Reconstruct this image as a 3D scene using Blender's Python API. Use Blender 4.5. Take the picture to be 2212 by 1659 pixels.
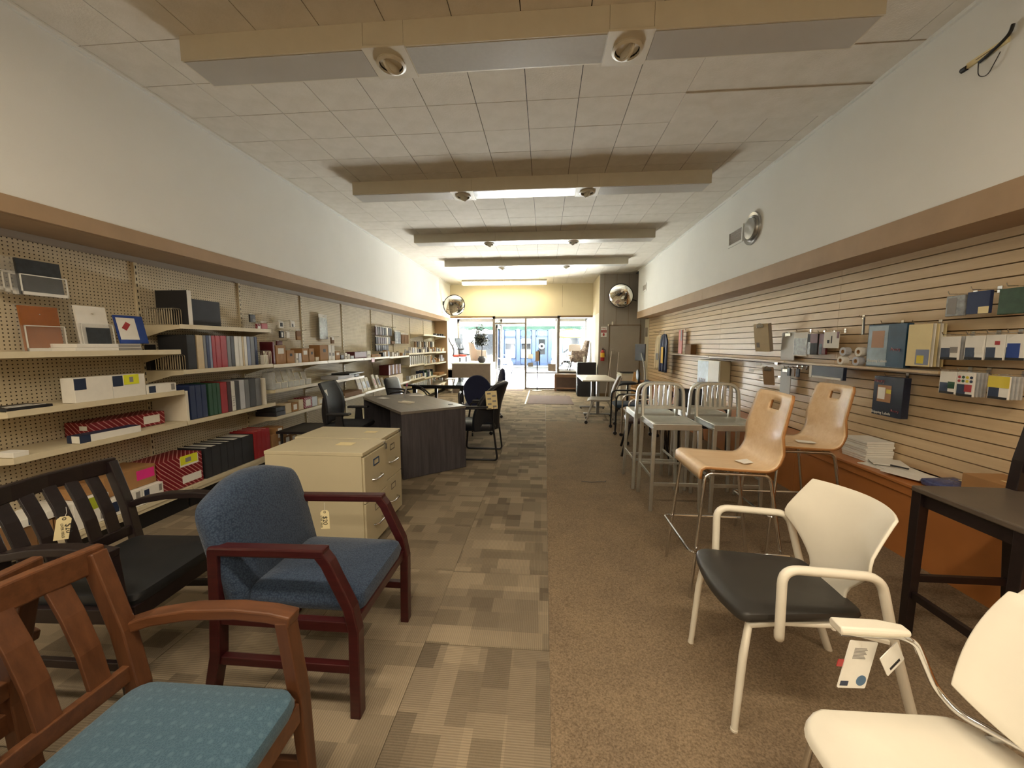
import bpy, math, random
from mathutils import Vector, Matrix
R = math.radians; PI = math.pi
sc = bpy.context.scene
for o in list(bpy.data.objects): bpy.data.objects.remove(o)
col = sc.collection
random.seed(7)

# ---------------------------------------------------------------- camera, sky, exposure
cd = bpy.data.cameras.new('camera'); cam = bpy.data.objects.new('camera', cd); col.objects.link(cam)
cam.location = (0, 0, 1.44); cam.rotation_euler = (R(90 - 5.8), 0, R(4.8))
cd.sensor_fit = 'HORIZONTAL'; cd.sensor_width = 36; cd.lens = 36 * 831 / 2212; cd.clip_start = 0.02; cd.clip_end = 300
sc.camera = cam
W = bpy.data.worlds.new('sky'); sc.world = W; W.use_nodes = True
_bg = W.node_tree.nodes['Background']
_bg.inputs[0].default_value = (0.93, 0.97, 1.0, 1); _bg.inputs[1].default_value = 5
sc.view_settings.view_transform = 'Standard'; sc.view_settings.look = 'None'
sc.view_settings.gamma = 1; sc.view_settings.use_curve_mapping = False
sc.view_settings.exposure = 1.2
sc.cycles.use_denoising = True
sc.cycles.max_bounces = 7; sc.cycles.diffuse_bounces = 4; sc.cycles.glossy_bounces = 4
sc.cycles.transparent_max_bounces = 16; sc.cycles.transmission_bounces = 4; sc.cycles.adaptive_threshold = .05
sc.cycles.sample_clamp_indirect = 40; sc.cycles.use_guiding = True; sc.cycles.caustics_reflective = False; sc.cycles.caustics_refractive = False
_sl = bpy.data.lights.new('sun', 'SUN'); _sl.energy = 400; _sl.angle = R(1); _sl.color = (.93, .97, 1)
_so = bpy.data.objects.new('sun', _sl); col.objects.link(_so); _so.rotation_euler = (R(-53), R(4), R(6))
def area(name, loc, rot, sx, sy, power, color=(1, 1, 1), portal=False):
    l = bpy.data.lights.new(name, 'AREA'); l.shape = 'RECTANGLE'; l.size = sx; l.size_y = sy; l.energy = power; l.color = color
    o = bpy.data.objects.new(name, l); col.objects.link(o); o.location = loc; o.rotation_euler = rot
    if portal: l.cycles.is_portal = True
    return o
# sky light enters through the shop front: sampling portals in its openings
area('shop_front_daylight', (-0.8, 14.62, 1.4), (R(-90), 0, 0), 5.0, 2.5, 1, portal=True)

# ---------------------------------------------------------------- geometry helpers
def box(x0, x1, y0, y1, z0, z1):
    v = [(x, y, z) for z in (z0, z1) for y in (y0, y1) for x in (x0, x1)]
    return v, [(0, 2, 3, 1), (4, 5, 7, 6), (0, 1, 5, 4), (1, 3, 7, 5), (3, 2, 6, 7), (2, 0, 4, 6)]
def cb(cx, cy, cz, sx, sy, sz): return box(cx-sx/2, cx+sx/2, cy-sy/2, cy+sy/2, cz-sz/2, cz+sz/2)
def J(*gs):
    V = []; F = []
    for v, f in gs:
        n = len(V); V += list(v); F += [tuple(i+n for i in q) for q in f]
    return V, F
def xf(g, loc=(0, 0, 0), rz=0, ry=0, rx=0, s=1):
    m = Matrix.Translation(loc) @ Matrix.Rotation(rz, 4, 'Z') @ Matrix.Rotation(ry, 4, 'Y') @ Matrix.Rotation(rx, 4, 'X') @ Matrix.Scale(s, 4)
    return [tuple(m @ Vector(p)) for p in g[0]], g[1]
def sweep(pts, prof, up=None, closed=False, caps=True, scales=None):
    P = [Vector(p) for p in pts]; n = len(P); k = len(prof); V = []; F = []; prev = None
    for i in range(n):
        a = P[i-1] if (i > 0 or closed) else P[i]; b = P[(i+1) % n] if (i < n-1 or closed) else P[i]
        t = (b - a).normalized()
        if up is not None: s = t.cross(Vector(up))
        elif prev is None: s = t.cross(Vector((0, 0, 1)) if abs(t.z) < .9 else Vector((1, 0, 0)))
        else: s = prev - t * prev.dot(t)
        if s.length < 1e-6: s = t.cross(Vector((0.3, 1, 0.2)))
        s.normalize(); prev = s; u = s.cross(t)
        q = 1 if scales is None else scales[i]
        c = 1.0
        if up is not None and 0 < i < n-1:
            d1 = (P[i]-P[i-1]).normalized(); c = 1 / max(.5, d1.dot(t))
        for (x, y) in prof: V.append(tuple(P[i] + s * x * q + u * y * q * c))
    for i in range(n if closed else n-1):
        j = (i+1) % n
        for m in range(k): F.append((i*k+m, i*k+(m+1) % k, j*k+(m+1) % k, j*k+m))
    if caps and not closed: F += [tuple(range(k))[::-1], tuple((n-1)*k+m for m in range(k))]
    return V, F
def tube(pts, r, n=8, closed=False, scales=None, caps=True):
    return sweep(pts, [(r*math.cos(2*PI*i/n), r*math.sin(2*PI*i/n)) for i in range(n)], None, closed, caps, scales)
def bar(pts, w, h, up=(0, 0, 1), scales=None):
    return sweep(pts, [(-w/2, -h/2), (w/2, -h/2), (w/2, h/2), (-w/2, h/2)], up, scales=scales)
def fil(pts, r, n=4, closed=False):
    P = [Vector(p) for p in pts]; out = []
    L = len(P)
    for i in range(L):
        if not closed and i in (0, L-1): out.append(tuple(P[i])); continue
        a, b, c = P[i-1], P[i], P[(i+1) % L]
        d1 = a-b; d2 = c-b; q = min(r, d1.length*.49, d2.length*.49)
        s = b + d1.normalized()*q; e = b + d2.normalized()*q
        for k in range(n+1):
            t = k/n; out.append(tuple(s*(1-t)**2 + b*2*t*(1-t) + e*t*t))
    return out
def arcp(c, r, a0, a1, n, ax='z'):
    o = []
    for i in range(n+1):
        a = a0+(a1-a0)*i/n; u, v = r*math.cos(a), r*math.sin(a)
        o.append((c[0]+u, c[1]+v, c[2]) if ax == 'z' else (c[0]+u, c[1], c[2]+v) if ax == 'y' else (c[0], c[1]+u, c[2]+v))
    return o
def lathe(prof, n=16, cap=True):
    V = []; F = []; k = len(prof)
    for i in range(n):
        a = 2*PI*i/n
        for r, z in prof: V.append((r*math.cos(a), r*math.sin(a), z))
    for i in range(n):
        j = (i+1) % n
        for m in range(k-1): F.append((i*k+m, j*k+m, j*k+m+1, i*k+m+1))
    if cap:
        F.append(tuple(i*k for i in range(n))[::-1]); F.append(tuple(i*k+k-1 for i in range(n)))
    return V, F
def cyl(c, r, h, n=14, ax='z', r2=None):
    g = lathe([(r, 0), (r if r2 is None else r2, h)], n)
    return xf(g, c, ry=(PI/2 if ax == 'x' else 0), rx=(-PI/2 if ax == 'y' else 0))
def prism(poly, t0, t1, ax='z'):
    n = len(poly); f3 = {'z': lambda a, b, t: (a, b, t), 'y': lambda a, b, t: (a, t, b), 'x': lambda a, b, t: (t, a, b)}[ax]
    V = [f3(a, b, t0) for a, b in poly] + [f3(a, b, t1) for a, b in poly]
    F = [tuple(range(n))[::-1], tuple(range(n, 2*n))] + [(i, (i+1) % n, n+(i+1) % n, n+i) for i in range(n)]
    return V, F
def rrect(x0, x1, y0, y1, r, n=4):
    o = []
    for cx, cy, a in ((x1-r, y1-r, 0), (x0+r, y1-r, PI/2), (x0+r, y0+r, PI), (x1-r, y0+r, 1.5*PI)):
        for i in range(n+1): o.append((cx+r*math.cos(a+PI/2*i/n), cy+r*math.sin(a+PI/2*i/n)))
    return o
def pad(outline, z0, z1, r, crown=0.0, fn=None, m=4):
    """cushion over an outline: rounded edges, crowned top; fn(x,y,z) bends it"""
    n = len(outline); cx = sum(p[0] for p in outline)/n; cy = sum(p[1] for p in outline)/n
    S = max(max(abs(p[0]-cx), abs(p[1]-cy)) for p in outline)
    rings = []
    def ring(ins, z):
        k = 1-ins/S
        rings.append([(cx+(x-cx)*k, cy+(y-cy)*k, z) for x, y in outline])
    ring(r*.9, z0)
    for i in range(m+1):
        a = -PI/2 + PI*i/m
        ring(r-r*math.cos(a), (z0+z1)/2 + ((z1-z0)/2)*math.sin(a))
    for q in (.35, .65, .88): ring(r+(S-r)*q, z1 + crown*(1-(1-q)**2))
    V = [p for g in rings for p in g] + [(cx, cy, z1+crown)]; F = [tuple(range(n))[::-1]]
    for k in range(len(rings)-1):
        for i in range(n): F.append((k*n+i, k*n+(i+1) % n, (k+1)*n+(i+1) % n, (k+1)*n+i))
    l = (len(rings)-1)*n
    for i in range(n): F.append((l+i, l+(i+1) % n, len(V)-1))
    if fn: V = [fn(*p) for p in V]
    return V, F
def grid(fn, nu, nv, skip=None):
    V = [fn(i/nu, j/nv) for j in range(nv+1) for i in range(nu+1)]; F = []
    for j in range(nv):
        for i in range(nu):
            if skip and skip(i, j): continue
            a = j*(nu+1)+i; F.append((a, a+1, a+nu+2, a+nu+1))
    return V, F
def ball(c, r, n=12, m=8, s=(1, 1, 1)):
    g = lathe([(r*math.sin(PI*i/m)+1e-5, -r*math.cos(PI*i/m)) for i in range(m+1)], n, False)
    return [(c[0]+x*s[0], c[1]+y*s[1], c[2]+z*s[2]) for x, y, z in g[0]], g[1]

# ---------------------------------------------------------------- object helpers
def tag(o, label=None, cat=None, group=None, kind=None):
    if label: o['label'] = label
    if cat: o['category'] = cat
    if group: o['group'] = group
    if kind: o['kind'] = kind
    return o
def mesh(name, g, mat, sm=False):
    me = bpy.data.meshes.new(name); me.from_pydata([tuple(p) for p in g[0]], [], g[1]); me.update()
    if mat: me.materials.append(MAT[mat] if isinstance(mat, str) else mat)
    if sm:
        me.shade_smooth(); me.set_sharp_from_angle(angle=R(42 if sm is True else sm))
    return me
def mk(name, g, mat, parent=None, loc=(0, 0, 0), rot=(0, 0, 0), sm=False, bev=0, solid=0, sub=0, label=None, cat=None, group=None, kind=None):
    me = g if isinstance(g, bpy.types.Mesh) else mesh(name, g, mat, sm)
    o = bpy.data.objects.new(name, me); col.objects.link(o)
    o.location = loc; o.rotation_euler = rot
    if parent: o.parent = parent
    if solid:
        m = o.modifiers.new('thickness', 'SOLIDIFY'); m.thickness = solid; m.offset = 0
    if bev:
        m = o.modifiers.new('edges', 'BEVEL'); m.width = bev; m.segments = 2; m.limit_method = 'ANGLE'; m.angle_limit = R(35)
    if sub:
        m = o.modifiers.new('smooth', 'SUBSURF'); m.levels = sub; m.render_levels = sub
    return tag(o, label, cat, group, kind)
def E(name, label, cat, loc=(0, 0, 0), rz=0, group=None):
    o = bpy.data.objects.new(name, None); col.objects.link(o); o.empty_display_size = .1
    o.location = loc; o.rotation_euler = (0, 0, rz)
    return tag(o, label, cat, group)
def cp(root, loc, rz=None, label=None, group=None):
    def rec(o, p):
        c = o.copy(); col.objects.link(c); c.parent = p
        for ch in kids.get(o, []): rec(ch, c)
        return c
    kids = {}
    for o in bpy.data.objects:
        if o.parent: kids.setdefault(o.parent, []).append(o)
    r = rec(root, None); r.location = loc
    if rz is not None: r.rotation_euler = (0, 0, rz)
    if label: r['label'] = label
    if group: r['group'] = group
    return r
def txt(name, body, size, mat, parent, loc, rot, ext=.0006, align='CENTER', mirror=False):
    cu = bpy.data.curves.new(name, 'FONT'); cu.body = body; cu.size = size; cu.extrude = ext; cu.align_x = align; cu.align_y = 'CENTER'; cu.resolution_u = 2
    t = bpy.data.objects.new(name, cu); col.objects.link(t)
    dg = bpy.context.evaluated_depsgraph_get(); me = bpy.data.meshes.new_from_object(t.evaluated_get(dg))
    bpy.data.objects.remove(t); bpy.data.curves.remove(cu)
    me.materials.clear(); me.materials.append(MAT[mat])
    o = bpy.data.objects.new(name, me); col.objects.link(o); o.location = loc; o.rotation_euler = rot
    if mirror: o.scale = (-1, 1, 1)
    if parent: o.parent = parent
    return o

# ---------------------------------------------------------------- materials
MAT = {}
def lin(c):
    if isinstance(c, str):
        c = c.lstrip('#'); c = [int(c[i:i+2], 16)/255 for i in (0, 2, 4)]
        return tuple((x/12.92 if x <= .04045 else ((x+.055)/1.055)**2.4) for x in c) + (1,)
    return tuple(c) + (1,)
class N:
    def __init__(s, name):
        s.m = bpy.data.materials.new(name); s.m.use_nodes = True; s.t = s.m.node_tree; s.b = s.t.nodes['Principled BSDF']; MAT[name] = s.m
    def n(s, typ, **kw):
        x = s.t.nodes.new(typ)
        for k, v in kw.items():
            if k.startswith('i_'):
                key = k[2:]; x.inputs[int(key) if key.isdigit() else key.replace('_', ' ')].default_value = v
            else: setattr(x, k, v)
        return x
    def l(s, a, b): s.t.links.new(a, b)
    def co(s, kind='Object', scale=(1, 1, 1), rot=(0, 0, 0)):
        t = s.n('ShaderNodeTexCoord'); m = s.n('ShaderNodeMapping'); m.inputs['Scale'].default_value = scale; m.inputs['Rotation'].default_value = rot
        s.l(t.outputs[kind], m.inputs[0]); return m.outputs[0]
    def noise(s, scale, detail=3, co=None, rough=.6):
        x = s.n('ShaderNodeTexNoise'); x.inputs['Scale'].default_value = scale; x.inputs['Detail'].default_value = detail; x.inputs['Roughness'].default_value = rough
        s.l(co or s.co(), x.inputs['Vector']); return x.outputs['Fac']
    def ramp(s, fac, a, b, p0=.35, p1=.65):
        r = s.n('ShaderNodeValToRGB'); r.color_ramp.elements[0].position = p0; r.color_ramp.elements[1].position = p1
        r.color_ramp.elements[0].color = lin(a); r.color_ramp.elements[1].color = lin(b); s.l(fac, r.inputs[0]); return r.outputs[0]
    def mix(s, fac, a, b, mode='MIX'):
        x = s.n('ShaderNodeMix'); x.data_type = 'RGBA'; x.blend_type = mode
        for sock, v in ((x.inputs[0], fac), (x.inputs[6], a), (x.inputs[7], b)):
            if hasattr(v, 'is_linked'): s.l(v, sock)
            elif isinstance(v, (int, float)): sock.default_value = v
            else: sock.default_value = lin(v)
        return x.outputs[2]
    def math(s, op, a, b=None, c=None):
        x = s.n('ShaderNodeMath'); x.operation = op
        for i, v in enumerate((a, b, c)):
            if v is None: continue
            if hasattr(v, 'is_linked'): s.l(v, x.inputs[i])
            else: x.inputs[i].default_value = v
        return x.outputs[0]
    def bump(s, h, strength=.3, dist=.01):
        x = s.n('ShaderNodeBump'); x.inputs['Strength'].default_value = strength; x.inputs['Distance'].default_value = dist
        s.l(h, x.inputs['Height']); s.l(x.outputs[0], s.b.inputs['Normal'])
    def base(s, c):
        if hasattr(c, 'is_linked'): s.l(c, s.b.inputs['Base Color'])
        else: s.b.inputs['Base Color'].default_value = lin(c)
    def fin(s, rough=.5, metal=0, spec=.5):
        s.b.inputs['Roughness'].default_value = rough; s.b.inputs['Metallic'].default_value = metal; s.b.inputs['Specular IOR Level'].default_value = spec
        return s.m
def shade(c, k): 
    a = lin(c); return tuple(min(1, x*k) for x in a[:3])
def plain(name, c, rough=.5, metal=0, var=.06, scale=8, bump=0, bscale=200, spec=.5, coat=0):
    m = N(name); f = m.noise(scale)
    m.base(m.ramp(f, shade(c, 1-var), shade(c, 1+var), .3, .7))
    if bump: m.bump(m.noise(bscale, 2), bump, .002)
    if coat: m.b.inputs['Coat Weight'].default_value = coat
    return m.fin(rough, metal, spec)
def wood(name, c1, c2, axis=0, scale=3, rough=.35, stretch=14):
    m = N(name); s = [stretch]*3; s[axis] = 1
    co = m.co(scale=tuple(s)); f = m.noise(scale, 6, co, .65)
    m.base(m.ramp(f, c1, c2, .3, .72)); m.bump(f, .08, .002); return m.fin(rough)
def fabric(name, c1, c2, scale=220, rough=.9, dots=None, bump=.35):
    m = N(name); v = m.n('ShaderNodeTexVoronoi'); v.inputs['Scale'].default_value = scale; m.l(m.co(), v.inputs['Vector'])
    c = m.ramp(v.outputs['Distance'], c2, c1, .1, .75)
    if dots:
        w = m.n('ShaderNodeTexVoronoi', voronoi_dimensions='2D'); w.inputs['Scale'].default_value = dots[0]; w.inputs['Randomness'].default_value = .25; m.l(m.co(), w.inputs['Vector'])
        c = m.mix(m.ramp(w.outputs['Distance'], (1, 1, 1), (0, 0, 0), .10, .22), c, dots[1])
    m.base(c); m.bump(v.outputs['Distance'], bump, .002); m.b.inputs['Sheen Weight'].default_value = .15
    return m.fin(rough, 0, .2)
def glass(name, tint=(1, 1, 1), gloss=.08, rough=.02):
    m = N(name); t = m.t; t.nodes.remove(m.b)
    a = m.n('ShaderNodeBsdfTransparent'); a.inputs[0].default_value = (*tint, 1)
    g = m.n('ShaderNodeBsdfGlossy'); g.inputs['Roughness'].default_value = rough
    f = m.n('ShaderNodeFresnel'); f.inputs[0].default_value = 1.35
    k = m.math('ADD', f.outputs[0], gloss*.5)
    x = m.n('ShaderNodeMixShader'); m.l(k, x.inputs[0]); m.l(a.outputs[0], x.inputs[1]); m.l(g.outputs[0], x.inputs[2])
    m.l(x.outputs[0], t.nodes['Material Output'].inputs[0]); return m.m
def plastic_clear(name, tint, alpha, rough=.12):
    """clear film / acrylic: partly transparent plastic with highlights"""
    m = N(name); f = m.noise(25, 3); m.base(m.ramp(f, shade(tint, .85), tint)); m.fin(rough); m.b.inputs['Alpha'].default_value = alpha; return m.m
def glow(name, c, s):
    m = N(name); f = m.noise(4); m.base(c); m.b.inputs['Emission Color'].default_value = lin(c); m.b.inputs['Emission Strength'].default_value = s; return m.fin(.4)
# ---------------------------------------------------------------- material set
plain('white_paint', '#e3e3de', .75, var=.02, scale=2, bump=.15, bscale=90)
plain('cream_paint', '#d6cbae', .7, var=.03, scale=2)
plain('grey_paint', '#a39a8e', .7, var=.03, scale=3)
plain('tan_board', '#a58a6b', .6, var=.06, scale=5)
plain('brown_trim', '#7d6342', .5)
plain('fixture_white', '#d3ccba', .5, var=.03)
plain('lens_grey', '#b6b2aa', .35, var=.03, scale=3)
plain('dark_void', '#17130f', .8)
plain('cream_metal', '#d8cdb0', .42, var=.03, scale=12)
plain('black_plastic', '#1c1c20', .45, var=.1)
plain('black_metal', '#17181c', .35, var=.1)
plain('charcoal_plastic', '#2a2b31', .5, var=.1)
plain('white_plastic', '#e6e0d0', .38, var=.02)
plain('paper_white', '#e8e6df', .8, var=.03, scale=20)
plain('paper_cream', '#e5d6a6', .8, var=.04)
plain('ink_black', '#1d1b1c', .7)
plain('ink_grey', '#8d8a86', .7)
plain('red_plastic', '#a52a2e', .45)
plain('chrome', '#d8d8d8', .12, 1, .02)
plain('steel', '#a9a9a6', .3, 1, .05)
plain('aluminium', '#cfd2cf', .40, 1, .06, 18, .1, 300)
plain('bookcloth_black', '#25262a', .7, var=.15)
m = N('ceiling_tile')
f = m.noise(6, 4); r = m.n('ShaderNodeObjectInfo'); c = m.ramp(f, '#d6d0c3', '#e0dacf'); c = m.mix(m.math('MULTIPLY', r.outputs['Random'], .22), c, '#d2cabb'); m.base(c); m.bump(m.noise(70, 4), .35, .004); m.fin(.9, 0, .2)
m = N('plain_carpet')
a = m.noise(140, 3); b = m.noise(3, 3); c = m.mix(m.ramp(b, (0, 0, 0), (1, 1, 1)), m.ramp(a, '#6b5c4a', '#8f7d67'), m.ramp(a, '#75644f', '#99866d')); m.base(c); m.bump(a, .6, .004); m.fin(.95, 0, .1)
m = N('carpet_tile')
t = m.n('ShaderNodeTexCoord'); oi = m.n('ShaderNodeObjectInfo')
off = m.n('ShaderNodeVectorMath'); off.operation = 'SCALE'; comb = m.n('ShaderNodeCombineXYZ')
m.l(m.math('MULTIPLY', oi.outputs['Random'], 37.0), comb.inputs[0]); m.l(m.math('MULTIPLY', oi.outputs['Random'], 91.0), comb.inputs[1])
add = m.n('ShaderNodeVectorMath'); add.operation = 'ADD'; m.l(t.outputs['Object'], add.inputs[0]); m.l(comb.outputs[0], add.inputs[1])
br = m.n('ShaderNodeTexBrick', offset=.37, squash=.6, squash_frequency=3); m.l(add.outputs[0], br.inputs['Vector'])
for k, v in (('Scale', 1.0), ('Mortar Size', 0.0), ('Brick Width', .21), ('Row Height', .115), ('Bias', -.1)): br.inputs[k].default_value = v
br.inputs['Color1'].default_value = lin('#3b352e'); br.inputs['Color2'].default_value = lin('#b0a088')
br2 = m.n('ShaderNodeTexBrick', offset=.61, squash=1.7, squash_frequency=2); m.l(add.outputs[0], br2.inputs['Vector'])
for k, v in (('Scale', 1.0), ('Mortar Size', 0.0), ('Brick Width', .34), ('Row Height', .16), ('Bias', .1)): br2.inputs[k].default_value = v
br2.inputs['Color1'].default_value = lin('#695e51'); br2.inputs['Color2'].default_value = lin('#a8987f')
c = m.mix(.5, br.outputs['Color'], br2.outputs['Color'])
sx = m.n('ShaderNodeSeparateXYZ'); m.l(t.outputs['Object'], sx.inputs[0])
st = m.math('SINE', m.math('MULTIPLY', sx.outputs[0], 2*PI/.0095)); st = m.math('MULTIPLY_ADD', st, .5, .5)
rib = m.math('MULTIPLY', st, m.math('MULTIPLY_ADD', br2.outputs['Fac'], 0, .30))
c = m.mix(rib, c, '#2f2921'); n_ = m.noise(180, 2); c = m.mix(m.math('MULTIPLY', n_, .25), c, '#a5957c'); m.base(c); m.bump(st, .35, .003); m.fin(.95, 0, .1)
m = N('pegboard')
t = m.n('ShaderNodeTexCoord'); sx = m.n('ShaderNodeSeparateXYZ'); m.l(t.outputs['Object'], sx.inputs[0])
fy = m.math('SUBTRACT', m.math('FRACT', m.math('DIVIDE', sx.outputs[1], .0254)), .5); fz = m.math('SUBTRACT', m.math('FRACT', m.math('DIVIDE', sx.outputs[2], .0254)), .5)
d = m.math('SQRT', m.math('ADD', m.math('MULTIPLY', fy, fy), m.math('MULTIPLY', fz, fz)))
hole = m.math('LESS_THAN', d, .17); c = m.mix(hole, m.ramp(m.noise(5), '#cbbfa3', '#d6cab0'), '#2d241a'); m.base(c); m.bump(m.math('SUBTRACT', 1.0, hole), .5, .003); m.fin(.6, 0, .3)
m = N('slat_maple')
f = m.noise(3, 5, m.co(scale=(8, .6, 10))); oi = m.n('ShaderNodeObjectInfo'); c = m.ramp(f, '#c8ad86', '#dcc5a0', .25, .75); c = m.mix(m.math('MULTIPLY', oi.outputs['Random'], .2), c, '#b99c76'); m.base(c); m.fin(.38, 0, .5)
wood('oak_orange', '#8f4c22', '#b0632f', 2, 3, .4)
plain('orange_laminate', '#b4733e', .35, var=.07, scale=3)
glass('window_glass', (.97, .99, .985), .04)
plastic_clear('clear_acrylic', '#eef2f4', .06, .06)
plain('frame_alu', '#6d655c', .4, 0)
plastic_clear('acrylic_bright', '#f4f8fa', .38, .06)
plastic_clear('clear_film', '#dfe3e6', .45, .1)
# mirror of the convex safety mirrors
plain('mirror_silver', '#e8e8e4', .03, 1, .01)
plain('concrete', '#dedad3', .85, var=.06, scale=2)
plain('asphalt', '#5c5c5a', .9, var=.08, scale=5)
plain('storefront_blue', '#26364f', .6, var=.05)
plain('storefront_trim', '#334766', .6, var=.05)
plain('dark_pane', '#10151c', .1, var=.2, scale=3)
plain('plaster_white', '#d9d6cf', .8)
plain('plaster_yellow', '#d8c98e', .8)
plain('teal_sign', '#0d4a4f', .5)
m = N('awning_green'); m.base(m.ramp(m.noise(6), '#07150f', '#091c15')); m.b.inputs['Transmission Weight'].default_value = 0; m.fin(.8)
tb = m.n('ShaderNodeBsdfTranslucent'); tb.inputs[0].default_value = lin('#04100b'); mx = m.n('ShaderNodeMixShader'); mx.inputs[0].default_value = .3
m.l(m.b.outputs[0], mx.inputs[1]); m.l(tb.outputs[0], mx.inputs[2]); m.l(mx.outputs[0], m.t.nodes['Material Output'].inputs[0])

# ---------------------------------------------------------------- the room
CZ = 3.36; XL = -3.04; XR = 2.41; YB = -6.0; YE = 12.4
floor = mk('floor', box(-3.6, 3.0, YB, YE+.1, -.12, -.006), 'concrete', kind='structure')
mk('carpet_strip', box(.035, 2.95, YB, 7.2, -.006, .004), 'plain_carpet', floor)
ct = mesh('carpet_tile', box(-.299, .299, -.299, .299, -.006, .004), 'carpet_tile')
rr = random.Random(3)
def ctile(x, y):
    mk('carpet_tile', ct, None, floor, (x, y, rr.uniform(-.0012, .0008)), (0, 0, PI/2*rr.choice([0, 0, 0, 2, 2, 1])))
for j in range(20):
    y = 1.686 - .3 + .6*j - .6
    if y > 12.2: break
    for i in range(10):
        x = .035 - .3 - .6*i
        if x > -3.5: ctile(x, y)
    if y > 7.3:
        for i in range(5):
            x = .035 + .3 + .6*i
            if x < 2.9: ctile(x, y)
mk('carpet_back', box(-3.5, .035, YB, .48, -.006, .002), 'plain_carpet', floor)
# ceiling: one board per 16 inch tile, joints recessed
ceil = mk('ceiling', box(-3.6, 3.0, YB, YE+.1, CZ+.012, CZ+.12), 'dark_void', kind='structure')
cme = mesh('ceiling_tile', box(-.2002, .2002, -.1972, .1972, 0, .0125), 'ceiling_tile')
far = []; nt = 0
for j in range(-3, 23):
    y = 3.249 + .2 + .4*j
    for i in range(-8, 7):
        x = -.155 + .203 + .406*i
        x0 = max(x-.2002, XL-.03); x1 = min(x+.2002, XR+.03)
        if x1-x0 < .05 or y > YE: continue
        if j in (-1, 0) and x > 1.06: continue
        if nt < 296:
            nt += 1
            if x1-x0 > .399: mk('ceiling_tile', cme, None, ceil, (x, y, CZ+rr.uniform(-.0008, .0008)))
            else: mk('ceiling_tile', box(x0, x1, y-.1972, y+.1972, CZ, CZ+.0125), 'ceiling_tile', ceil)
        else: far.append(box(x0, x1, y-.1972, y+.1972, CZ, CZ+.0125))
mk('ceiling_tile_field', J(*far), 'ceiling_tile', ceil, kind='stuff')
mk('access_panel', box(1.062, XR, 2.852, 3.246, CZ-.003, CZ+.01), 'ceiling_tile', ceil)
mk('access_panel', box(1.062, XR, 3.252, 3.640, CZ-.009, CZ+.01), 'ceiling_tile', ceil)
mk('ceiling_back', box(-3.6, 3.0, YB, 2.045, CZ, CZ+.0125), 'ceiling_tile', ceil)
# left side: wall, bulkhead, board along its lower edge
wl = mk('wall_left', box(-3.62, -3.50, YB, YE, 0, CZ), 'white_paint', kind='structure')
mk('bulkhead', box(-3.50, XL, YB, YE, 2.19, CZ), 'white_paint', wl)
mk('header_strip', box(-3.50, -3.46, YB, 11.95, 2.0, 2.19), 'grey_paint', wl)
trim1 = mk('trim_1', box(XL-.02, XL+.012, YB, YE, 2.185, 2.285), 'tan_board', kind='structure')
mk('soffit_panel', box(-3.46, XL-.02, YB, 11.95, 2.183, 2.19), 'tan_board', trim1)
mk('trim_2', box(XL, XL+.022, YB, YE, CZ-.022, CZ), 'white_paint', kind='structure')
# right side: wall, bulkhead, boards, slatwall
plain('groove_brown', '#4a3826', .7)
wr = mk('wall_right', box(2.775, 2.95, YB, 10.9, 0, CZ), 'groove_brown', kind='structure')
mk('bulkhead', box(XR, 2.78, YB, 10.4, 2.14, CZ), 'white_paint', wr)
trim3 = mk('trim_3', box(XR-.012, XR+.02, 6.22, 10.4, 2.125, 2.29), 'tan_board', kind='structure')
mk('board', box(XR-.012, XR+.02, 1.4, 6.215, 2.125, 2.29), 'tan_board', trim3)
mk('board', box(XR-.012, XR+.02, -3.4, 1.395, 2.125, 2.29), 'tan_board', trim3)
mk('soffit_panel', box(XR+.02, 2.78, YB, 10.4, 2.13, 2.14), 'tan_board', trim3)
mk('trim_4', box(XR-.022, XR, YB, 10.4, CZ-.022, CZ), 'white_paint', kind='structure')
jy = [-3.42, -.98, 1.46, 3.9, 6.34, 8.78, 10.52]
smesh = {}
for k in range(21):
    z = 1.843 + .0776*(k-17)
    for a, b in zip(jy[:-1], jy[1:]):
        L = round(b-a-.003, 3)
        if L not in smesh: smesh[L] = mesh('slat', prism([(.0, -.037), (.018, -.0345), (.018, .0345), (.0, .037), (-.005, .037), (-.005, -.037)][::-1], -L/2, L/2, 'y'), 'slat_maple')
        o = mk('slat', smesh[L], None, wr, (2.766, (a+b)/2, z+.0388), (0, 0, PI))
# front end: header, jambs, gray partition with a flush door
wf = mk('wall_front', box(-3.5, 1.6, YE, YE+.12, 2.33, CZ), 'cream_paint', kind='structure')
mk('lower_wall', box(-3.5, -1.62, YE, YE+.1, 0, .62), 'cream_paint', wf)
mk('lower_wall', box(.48, 1.6, YE, YE+.1, 0, .57), 'brown_trim', wf)
mk('crack', box(.55, .556, YE-.002, YE+.01, 2.62, 3.3), 'brown_trim', wf)
mk('trim_5', box(XL, -1.66, YE-.03, YE, 2.30, 2.36), 'brown_trim', kind='structure')
mk('trim_6', box(.48, 1.55, YE-.03, YE, 2.30, 2.36), 'brown_trim', kind='structure')
we = mk('wall_return', box(1.50, 1.58, 11.0, YE, 2.33, CZ), 'cream_paint', kind='structure')
mk('side_panel', box(1.50, 1.58, 11.0, YE, 0, 2.33), 'white_paint', we)
wp = mk('wall_partition', box(1.50, 2.95, 10.9, 11.0, 0, CZ), 'grey_paint', kind='structure')
for x in (1.62, 1.95, 2.28, 2.61): mk('panel_joint', box(x, x+.006, 10.896, 10.905, 2.0, CZ), 'brown_trim', wp)
mk('side_panel', box(2.74, 2.79, 10.52, 10.9, 0, 2.13), 'cream_paint', wp)
d2 = mk('door_2', box(1.80, 2.60, 10.885, 10.905, .01, 1.965), 'grey_paint', kind='structure')
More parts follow.
